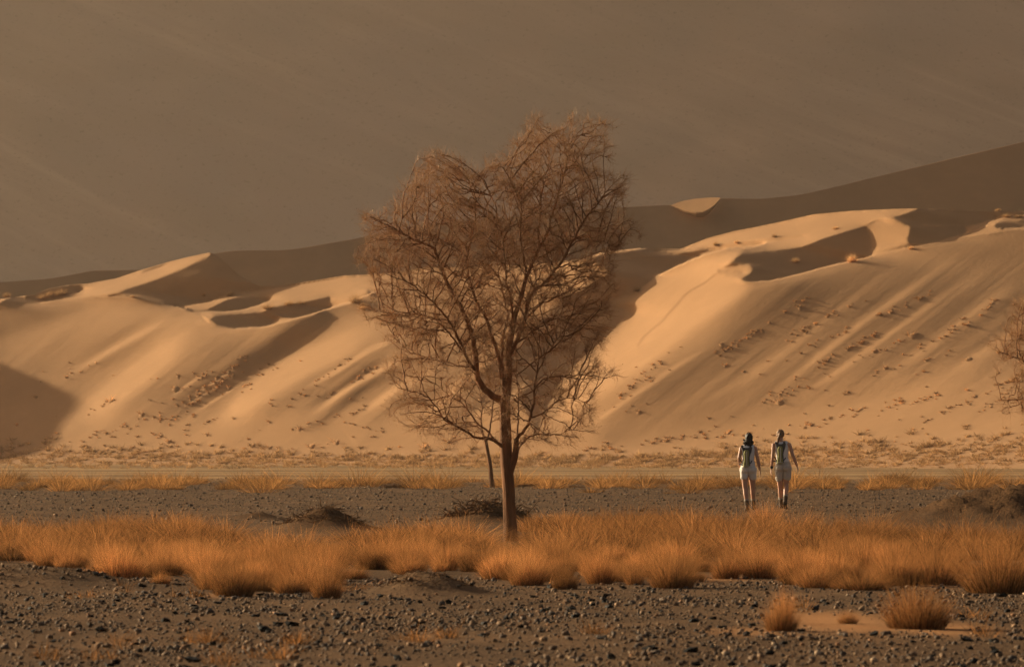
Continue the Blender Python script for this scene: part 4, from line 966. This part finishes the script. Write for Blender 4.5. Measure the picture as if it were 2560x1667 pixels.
# ------------------------------------------------------------------ the two walkers
def fleshmat(n,b):
    t=noise(n,12,3); n.links.new(mixc(n,(.50,.26,.165),(.58,.32,.215),t.outputs[0]),b.inputs['Base Color'])
M_skin=mat('skin',(.5,.28,.19),.5,.35,fleshmat)
def cloth(name,c,sc_=260,rough=.85):
    def f(n,b):
        t=noise(n,9,4); n.links.new(mixc(n,tuple(.82*v for v in c),c,t.outputs[0]),b.inputs['Base Color']); t2=noise(n,14,4); bump(n,b,t2.outputs[0],.5,.012)
    return mat(name,c,rough,.2,f)
M_white=cloth('white_cotton',(.85,.83,.81)); M_beige=cloth('stone_cotton',(.54,.50,.45)); M_wshort=cloth('cream_cotton',(.80,.76,.70))
M_black=cloth('black_webbing',(.03,.03,.035)); M_grey=cloth('grey_nylon',(.10,.095,.095)); M_olive=cloth('olive_nylon',(.30,.29,.115)); M_zip=mat('zip',(.62,.62,.55),.4,.5)
M_boot=cloth('brown_leather',(.11,.075,.05)); M_sole=mat('boot_sole',(.04,.035,.03),.9); M_sock=cloth('grey_sock',(.42,.38,.33))
M_hair1=mat('black_hair',(.012,.009,.008),.6,.2); M_hair2=mat('fair_brown_hair',(.22,.115,.05),.55,.3)
M_eye=mat('eye',(.75,.75,.75),.2,.5)
def capsule(bm,p,q,r0,r1,flat=1.0,flat1=None,n=20,front=(0,1,0)):
    # tapered elliptical limb between two joints; flat = depth/width
    p=Vector(p); q=Vector(q); ax=(q-p); L=ax.length; ax.normalize(); f=Vector(front); f=(f-ax*f.dot(ax))
    if f.length<1e-3: f=Vector((1,0,0))
    f.normalize(); s=ax.cross(f); f1=flat if flat1 is None else flat1; rings=[]
    def ring(c,r,fl): rings.append([bm.verts.new(c+s*r*math.cos(2*math.pi*j/n)+f*r*fl*math.sin(2*math.pi*j/n)) for j in range(n)])
    for a in (-75,-50,-25): ring(p+ax*r0*math.sin(R(a))*min(1,flat),r0*math.cos(R(a)),flat)
    for t in np.linspace(0,1,6): ring(p+ax*L*t,r0+(r1-r0)*t,flat+(f1-flat)*t)
    for a in (25,50,75): ring(q+ax*r1*math.sin(R(a))*min(1,f1),r1*math.cos(R(a)),f1)
    for a,b in zip(rings[:-1],rings[1:]):
        for j in range(n): bm.faces.new((a[j],a[(j+1)%n],b[(j+1)%n],b[j]))
    bm.faces.new(rings[0][::-1]); bm.faces.new(rings[-1])
def ball(bm,c,rx,ry,rz,rot=None):
    g=bmesh.ops.create_uvsphere(bm,u_segments=20,v_segments=14,radius=1)['verts']; M_=Matrix.LocRotScale(Vector(c),rot.to_quaternion() if rot else None,Vector((rx,ry,rz)))
    for v in g: v.co=M_@v.co
def fuse(name,bm,mt,parent,vox=.008,sm=4,noise_=0.0):
    bmesh.ops.recalc_face_normals(bm,faces=bm.faces)
    me=bpy.data.meshes.new(name); bm.to_mesh(me); bm.free(); t=bpy.data.objects.new('tmp',me); COL.objects.link(t)
    m=t.modifiers.new('r','REMESH'); m.mode='VOXEL'; m.voxel_size=vox; m.use_smooth_shade=True
    if sm: s_=t.modifiers.new('s','SMOOTH'); s_.iterations=sm; s_.factor=.5
    dg=bpy.context.evaluated_depsgraph_get(); out=bpy.data.meshes.new_from_object(t.evaluated_get(dg)); bpy.data.objects.remove(t); bpy.data.meshes.remove(me)
    out.name=name; out.materials.clear(); out.materials.append(mt); out.polygons.foreach_set('use_smooth',np.ones(len(out.polygons),bool))
    if noise_:
        co=np.empty(len(out.vertices)*3,np.float32); out.vertices.foreach_get('co',co); co=co.reshape(-1,3)
        nm=np.empty(len(out.vertices)*3,np.float32); out.vertices.foreach_get('normal',nm); nm=nm.reshape(-1,3)
        k=np.sin(co[:,0]*55+co[:,2]*31)*np.sin(co[:,2]*47+co[:,1]*38)+.6*np.sin(co[:,0]*110-co[:,2]*60); co+=nm*(noise_*k)[:,None]; out.vertices.foreach_set('co',co.ravel())
    o=bpy.data.objects.new(name,out); COL.objects.link(o); o.parent=parent; return o
def hand(bm,wrist,dirv,side,inward):
    d=Vector(dirv).normalized(); w_=Vector(wrist); inn=Vector(inward).normalized(); fwd=d.cross(inn).normalized()*side
    palm=w_+d*.075; capsule(bm,w_+d*.01,palm,.024,.034,.45,.42,front=inn)
    for k,(off,L) in enumerate(((.027,.066),(.009,.076),(-.009,.070),(-.026,.054))):
        a=palm+fwd*off+d*.012; m1=a+d*L*.5+inn*.006; m2=m1+(d*.85+inn*.55).normalized()*L*.5
        capsule(bm,a,m1,.0090,.0082,n=8,front=inn); capsule(bm,m1,m2,.0082,.0068,n=8,front=inn)
    a=w_+d*.03+fwd*.022; m1=a+(d*.7+fwd*.55+inn*.25)*.042; m2=m1+(d*.9+fwd*.1+inn*.3)*.030
    capsule(bm,a,m1,.0115,.0100,n=8,front=inn); capsule(bm,m1,m2,.0100,.0080,n=8,front=inn)
def walker(loc,J,label,style,s=1.0):
    root=empty('person',loc,label,'person')
    # body: y grows away from the camera (the walkers look that way)
    bm=bmesh.new()
    hd,nk,ch,wa,pe=[Vector(J[k]) for k in ('head','neck','chest','waist','pelvis')]
    lean=J.get('turn',0)
    ball(bm,hd+Vector((0,.0,.012)),.073,.090,.098); capsule(bm,hd+Vector((0,.03,-.03)),hd+Vector((lean*.02,.062,-.088)),.052,.030,.9)
    f=Vector((lean,1,0)).normalized(); sd_=Vector((1,-lean,0)).normalized()
    ball(bm,hd+f*.095+Vector((0,0,-.012)),.013,.020,.020); ball(bm,hd+f*.082+Vector((0,0,-.052)),.024,.012,.008)
    for q in (-1,1): ball(bm,hd+sd_*q*.075+Vector((0,0,-.012)),.009,.018,.030)
    capsule(bm,nk+Vector((0,-.005,-.03)),hd+Vector((0,-.008,-.05)),.052,.049,1)
    SL,SR=Vector(J['shl']),Vector(J['shr'])
    capsule(bm,SL+Vector((.015,0,0)),SR-Vector((.015,0,0)),.046,.046,1.0,front=(0,0,1)); 
    capsule(bm,SL+(nk-SL)*.25+Vector((0,0,.012)),nk,.040,.045,.8,front=(0,1,0)); capsule(bm,SR+(nk-SR)*.25+Vector((0,0,.012)),nk,.040,.045,.8)
    capsule(bm,ch+Vector((0,0,.03)),wa,.138,.112,.70,.72); capsule(bm,wa,pe,.112,.150,.72,.66)
    for q in (-1,1):
        ball(bm,pe+Vector((q*.068,-.048,-.035)),.083,.078,.085); ball(bm,ch+Vector((q*.062,.075,-.03)),.055,.045,.055)
    for side,(a,b,c,h) in ((-1,('shl','ell','wrl','hl')),(1,('shr','elr','wrr','hr'))):
        A,B_,C_=Vector(J[a]),Vector(J[b]),Vector(J[c])
        capsule(bm,A,B_,.043,.034,1); capsule(bm,B_,B_+(C_-B_)*.35,.036,.037,.95); capsule(bm,B_+(C_-B_)*.35,C_,.037,.024,.95,.75)
        hand(bm,C_,(Vector(J[h])-C_),side,(-side,0.15,0))
    for side,(a,b,c,t) in ((-1,('hil','knl','anl','tol')),(1,('hir','knr','anr','tor'))):
        A,B_,C_,T_=[Vector(J[k]) for k in (a,b,c,t)]
        capsule(bm,A,B_,.086,.054,1.0); k1=B_+(C_-B_)*.33
        capsule(bm,B_,k1+Vector((0,-.012,0)),.051,.054,1.0); capsule(bm,k1+Vector((0,-.012,0)),C_,.054,.034,1,1)
        capsule(bm,C_,T_,.034,.030,.8)
    fuse('body',bm,M_skin,root,.0075,5)
    for q in (-1,1):
        bm=bmesh.new(); ball(bm,hd+f*.082+sd_*q*.031+Vector((0,0,.014)),.011,.009,.009)
        me=bpy.data.meshes.new('eye'); bm.to_mesh(me); bm.free(); me.materials.append(M_eye); o=bpy.data.objects.new('eye',me); COL.objects.link(o); o.parent=root
    # top
    bm=bmesh.new(); g=.010
    capsule(bm,ch+Vector((0,0,.035)),wa,.138+g,.114+g,.72,.76); capsule(bm,wa,wa+(pe-wa)*.45,.114+g,.140+g,.76,.70)
    for q in (-1,1): ball(bm,ch+Vector((q*.062,.075,-.03)),.055+g,.045+g,.055+g); 
    for S_ in (SL,SR): capsule(bm,ch+(S_-ch)*.45+Vector((0,0,.02)),S_+(nk-S_)*.38+Vector((0,0,.012)),.060,.049,.9)
    fuse('tank_top',bm,M_white,root,.009,3,.0015)
    # shorts
    bm=bmesh.new(); hem=J['hem']
    capsule(bm,pe+Vector((0,0,.07)),pe,.136+g,.156+g,.72,.70)
    for q in (-1,1): ball(bm,pe+Vector((q*.068,-.048,-.035)),.083+g,.078+g,.085+g)
    for a,b,q in (('hil','knl',-1),('hir','knr',1)):
        A,B_=Vector(J[a]),Vector(J[b]); E_=A+(B_-A)*hem+Vector((q*.012,0,0)); capsule(bm,A+Vector((q*.006,0,.02)),A+(E_-A)*.45,.090+g,.078+g,1.0,1.05); capsule(bm,A+(E_-A)*.45,E_,.078+g,.072+g,1.05,1.1)
    fuse('shorts',bm,style['shorts'],root,.007,1,.002)
    # boots and socks
    for a,c,t in (('knl','anl','tol'),('knr','anr','tor')):
        A,C_,T_=[Vector(J[k]) for k in (a,c,t)]; up=(A-C_).normalized(); fw=(T_-C_); fw-=up*fw.dot(up); fw.normalize()
        bm=bmesh.new(); capsule(bm,C_+up*.085,C_-up*.02,.050,.048,1.1); capsule(bm,C_-up*.045-fw*.03,C_-up*.05+fw*.12,.045,.043,.8,front=up); capsule(bm,C_-up*.03+fw*.03,C_-up*.058+fw*.15,.044,.038,.8,.6,front=up)
        b_=fuse('boot',bm,M_boot,root,.009,2)
        bm=bmesh.new(); capsule(bm,C_-up*.086-fw*.042,C_-up*.086+fw*.165,.045,.043,.30,front=up); fuse('sole',bm,M_sole,b_,.008,1)
        bm=bmesh.new(); capsule(bm,C_+up*.08,C_+up*.125,.049,.051,1.0); fuse('sock',bm,M_sock,root,.009,2)
    # hair
    bm=bmesh.new()
    if style['hair']=='loose':
        ball(bm,hd+Vector((0,-.014,.022)),.085,.098,.105); 
        for (dx,dy,dz,r_) in ((0,-.06,-.05,.075),(-.05,-.045,-.085,.055),(.045,-.045,-.08,.055),(-.085,-.03,-.045,.035),(-.105,-.04,-.09,.026),(-.07,-.05,-.125,.036),(0,-.065,-.12,.055),(.05,-.045,-.125,.035),(-.03,-.02,.11,.02),(-.115,-.03,-.02,.014),(.02,-.055,-.155,.026),(-.045,-.055,-.16,.022)): ball(bm,hd+Vector((dx,dy,dz)),r_,r_*.8,r_*1.05)
        fuse('hair',bm,M_hair1,root,.008,2,.004)
    else:
        ball(bm,hd+Vector((0,-.012,.024)),.082,.096,.098)
        pt=[hd+Vector((-.01,-.095,.01)),hd+Vector((-.02,-.125,-.03)),hd+Vector((-.045,-.115,-.09)),hd+Vector((-.062,-.10,-.15)),hd+Vector((-.068,-.085,-.20))]
        for i,(r0,r1) in enumerate(((.026,.034),(.034,.034),(.034,.028),(.028,.012))): capsule(bm,pt[i],pt[i+1],r0,r1,.8)
        fuse('hair',bm,M_hair2,root,.008,2,.003)
        bm=bmesh.new(); capsule(bm,hd+Vector((-.008,-.098,.012)),hd+Vector((-.012,-.112,.002)),.022,.022,.9); fuse('hair_band',bm,M_black,root,.006,1)
    return root
def outline_slab(name,pts_,y0,y1,mt,parent,bev=.012,curve=0.0):
    bm=bmesh.new(); a=[bm.verts.new((x,y1,z)) for x,z in pts_]; b=[bm.verts.new((x*.9,y0,z+(.0))) for x,z in pts_]; n_=len(pts_)
    bm.faces.new(a); bm.faces.new(b[::-1])
    for j in range(n_): bm.faces.new((a[j],b[j],b[(j+1)%n_],a[(j+1)%n_]))
    bmesh.ops.recalc_face_normals(bm,faces=bm.faces)
    bmesh.ops.bevel(bm,geom=[e for e in bm.edges],offset=bev,segments=3,affect='EDGES',profile=.6)
    me=bpy.data.meshes.new(name); bm.to_mesh(me); bm.free(); me.materials.append(mt); me.polygons.foreach_set('use_smooth',np.ones(len(me.polygons),bool)); o=bpy.data.objects.new(name,me); COL.objects.link(o); o.parent=parent; return o
def strap(name,pts_,w_,t_,mt,parent):
    V=[];Fc=[]; P_=[Vector(p) for p in pts_]
    for i,p in enumerate(P_):
        t=(P_[min(i+1,len(P_)-1)]-P_[max(i-1,0)]).normalized(); s=t.cross(Vector((0,1,0)))
        if s.length<.2: s=Vector((1,0,0))
        s.normalize(); nn=t.cross(s)
        for a,b in ((-1,-1),(1,-1),(1,1),(-1,1)): V.append(tuple(p+s*a*w_/2+nn*b*t_/2))
    for i in range(len(P_)-1):
        for j in range(4): Fc.append((4*i+j,4*i+(j+1)%4,4*i+4+(j+1)%4,4*i+4+j))
    Fc+= [(3,2,1,0),(len(V)-4,len(V)-3,len(V)-2,len(V)-1)]
    return mk(name,V,Fc,mt,parent)
def backpack(loc,J,zs,xs,label,tilt=0):
    root=empty('backpack',(loc[0],loc[1],loc[2]),label,'backpack'); yb=-.098; cx,tz,bz=xs[0],zs[0],zs[1]; H=tz-bz
    S=lambda L:[(cx+x*1.18,bz+z*H) for x,z in L]
    outline_slab('harness_panel',S([(-.095,1.0),(-.075,1.04),(-.03,.98),(.03,.98),(.085,1.06),(.108,1.0),(.095,.80),(.070,.62),(.058,.45),(.064,.22),(.070,.02),(-.062,.0),(-.060,.25),(-.052,.48),(-.066,.70)]),yb-.022,yb+.012,M_grey,root)
    pod=outline_slab('pod',S([(-.045,.80),(-.022,.87),(.018,.87),(.042,.80),(.046,.66),(.034,.48),(.034,.32),(.050,.12),(.052,.0),(.02,-.04),(-.045,-.04),(-.062,.0),(-.058,.14),(-.046,.34),(-.046,.52),(-.054,.66)]),yb-.075,yb-.018,M_olive,root,.014)
    outline_slab('zip',S([(-.006,.78),(.004,.78),(.007,.06),(-.007,.06)]),yb-.080,yb-.070,M_zip,pod,.001)
    outline_slab('reflective_strip',S([(-.05,.045),(.045,.045),(.045,.015),(-.05,.015)]),yb-.079,yb-.070,M_zip,pod,.001)
    for q,k in ((-1,'shl'),(1,'shr')):
        Sh=Vector(J[k]); x=cx+q*.085
        strap('shoulder_strap',[(x,yb-.005,tz),(x+q*.004,yb+.02,tz+.035),(x+q*.002,-.01,Sh.z+.062),(x,.07,Sh.z+.035),(x+q*.012,.118,Sh.z-.06),(x+q*.03,.12,Sh.z-.18),(x+q*.055,.06,Sh.z-.28)],.045,.010,M_black,root)
        strap('side_strap',[(cx+q*.05,yb-.012,bz+.03),(cx+q*.10,yb-.002,bz+.085),(cx+q*.135,-.05,bz+.15),(cx+q*.142,.02,bz+.20)],.020,.006,M_black,root)
    strap('waist_belt',[(cx-.05,yb-.01,bz+.025),(cx-.10,yb+.012,bz+.035),(cx-.142,-.03,bz+.045)],.028,.008,M_black,root)
    strap('waist_belt',[(cx+.05,yb-.01,bz+.025),(cx+.10,yb+.012,bz+.035),(cx+.142,-.03,bz+.045)],.028,.008,M_black,root)
    return root
U=1/661.0
def jj(cx,d): return {k:(v if isinstance(v,(int,float)) else ((v[0]-cx)*U, v[2] if len(v)>2 else 0.0, (1308-v[1])*U)) for k,v in d.items()}
# left walker
x,y,_=ginv(1780+515*.1806,1277); z=float(gh(x,y)); LW=(x,y,z)
J1=jj(515,dict(head=(512,298,.02),neck=(505,392,-.01),chest=(502,470,0),waist=(503,600,0),pelvis=(500,705,0),shl=(405,432,-.005),shr=(596,428,-.005),ell=(374,565,-.03),elr=(634,585,-.03),wrl=(388,690,.11),wrr=(664,735,.02),hl=(400,760,.18),hr=(672,800,.05),
   hil=(450,745),hir=(553,745),knl=(458,985,-.02),knr=(565,985,.06),anl=(482,1225,-.10),anr=(578,1215,.12),tol=(474,1275,.04),tor=(584,1262,.26),hem=0)); J1['hem']=.36; J1['turn']=.35
walker(LW,J1,'woman with loose dark hair walking away in white top and white shorts, left of two',dict(hair='loose',shorts=M_wshort))
backpack(LW,J1,((1308-420)*U,(1308-682)*U),((473-515)*U,),'olive and grey hydration backpack on the dark-haired left walker')
x,y,_=ginv(1780+975*.1806,1275); z=float(gh(x,y)); RW=(x,y,z)
J2=jj(975,dict(head=(948,250,.02),neck=(955,352,-.01),chest=(962,430,0),waist=(975,580,0),pelvis=(985,690,0),shl=(852,392,-.005),shr=(1072,388,-.005),ell=(838,560,-.03),elr=(1128,560,-.06),wrl=(822,728,.03),wrr=(1178,690,-.03),hl=(815,800,.05),hr=(1200,760,.02),
   hil=(932,735),hir=(1040,735),knl=(945,985,.05),knr=(1030,960,.02),anl=(962,1215,.14),anr=(1010,1180,-.16),tol=(962,1262,.28),tor=(1012,1262,-.10),hem=0)); J2['hem']=.52; J2['turn']=.12
walker(RW,J2,'woman with fair ponytail walking away in white top and grey-beige shorts, right of two',dict(hair='tail',shorts=M_beige))
backpack(RW,J2,((1308-375)*U,(1308-648)*U),((940-975)*U,),'olive and grey hydration backpack on the ponytailed right walker')
wb=Vector(J2['wrl'])
bm=bmesh.new(); d=(Vector(J2['wrl'])-Vector(J2['ell'])).normalized(); capsule(bm,wb-d*.045,wb-d*.025,.033,.032,.95,.9)
wr=fuse('wrist_watch',bm,M_black,None,.005,1); wr.parent=[o for o in COL.objects if o.name=='person.001'][0]
build_haze()
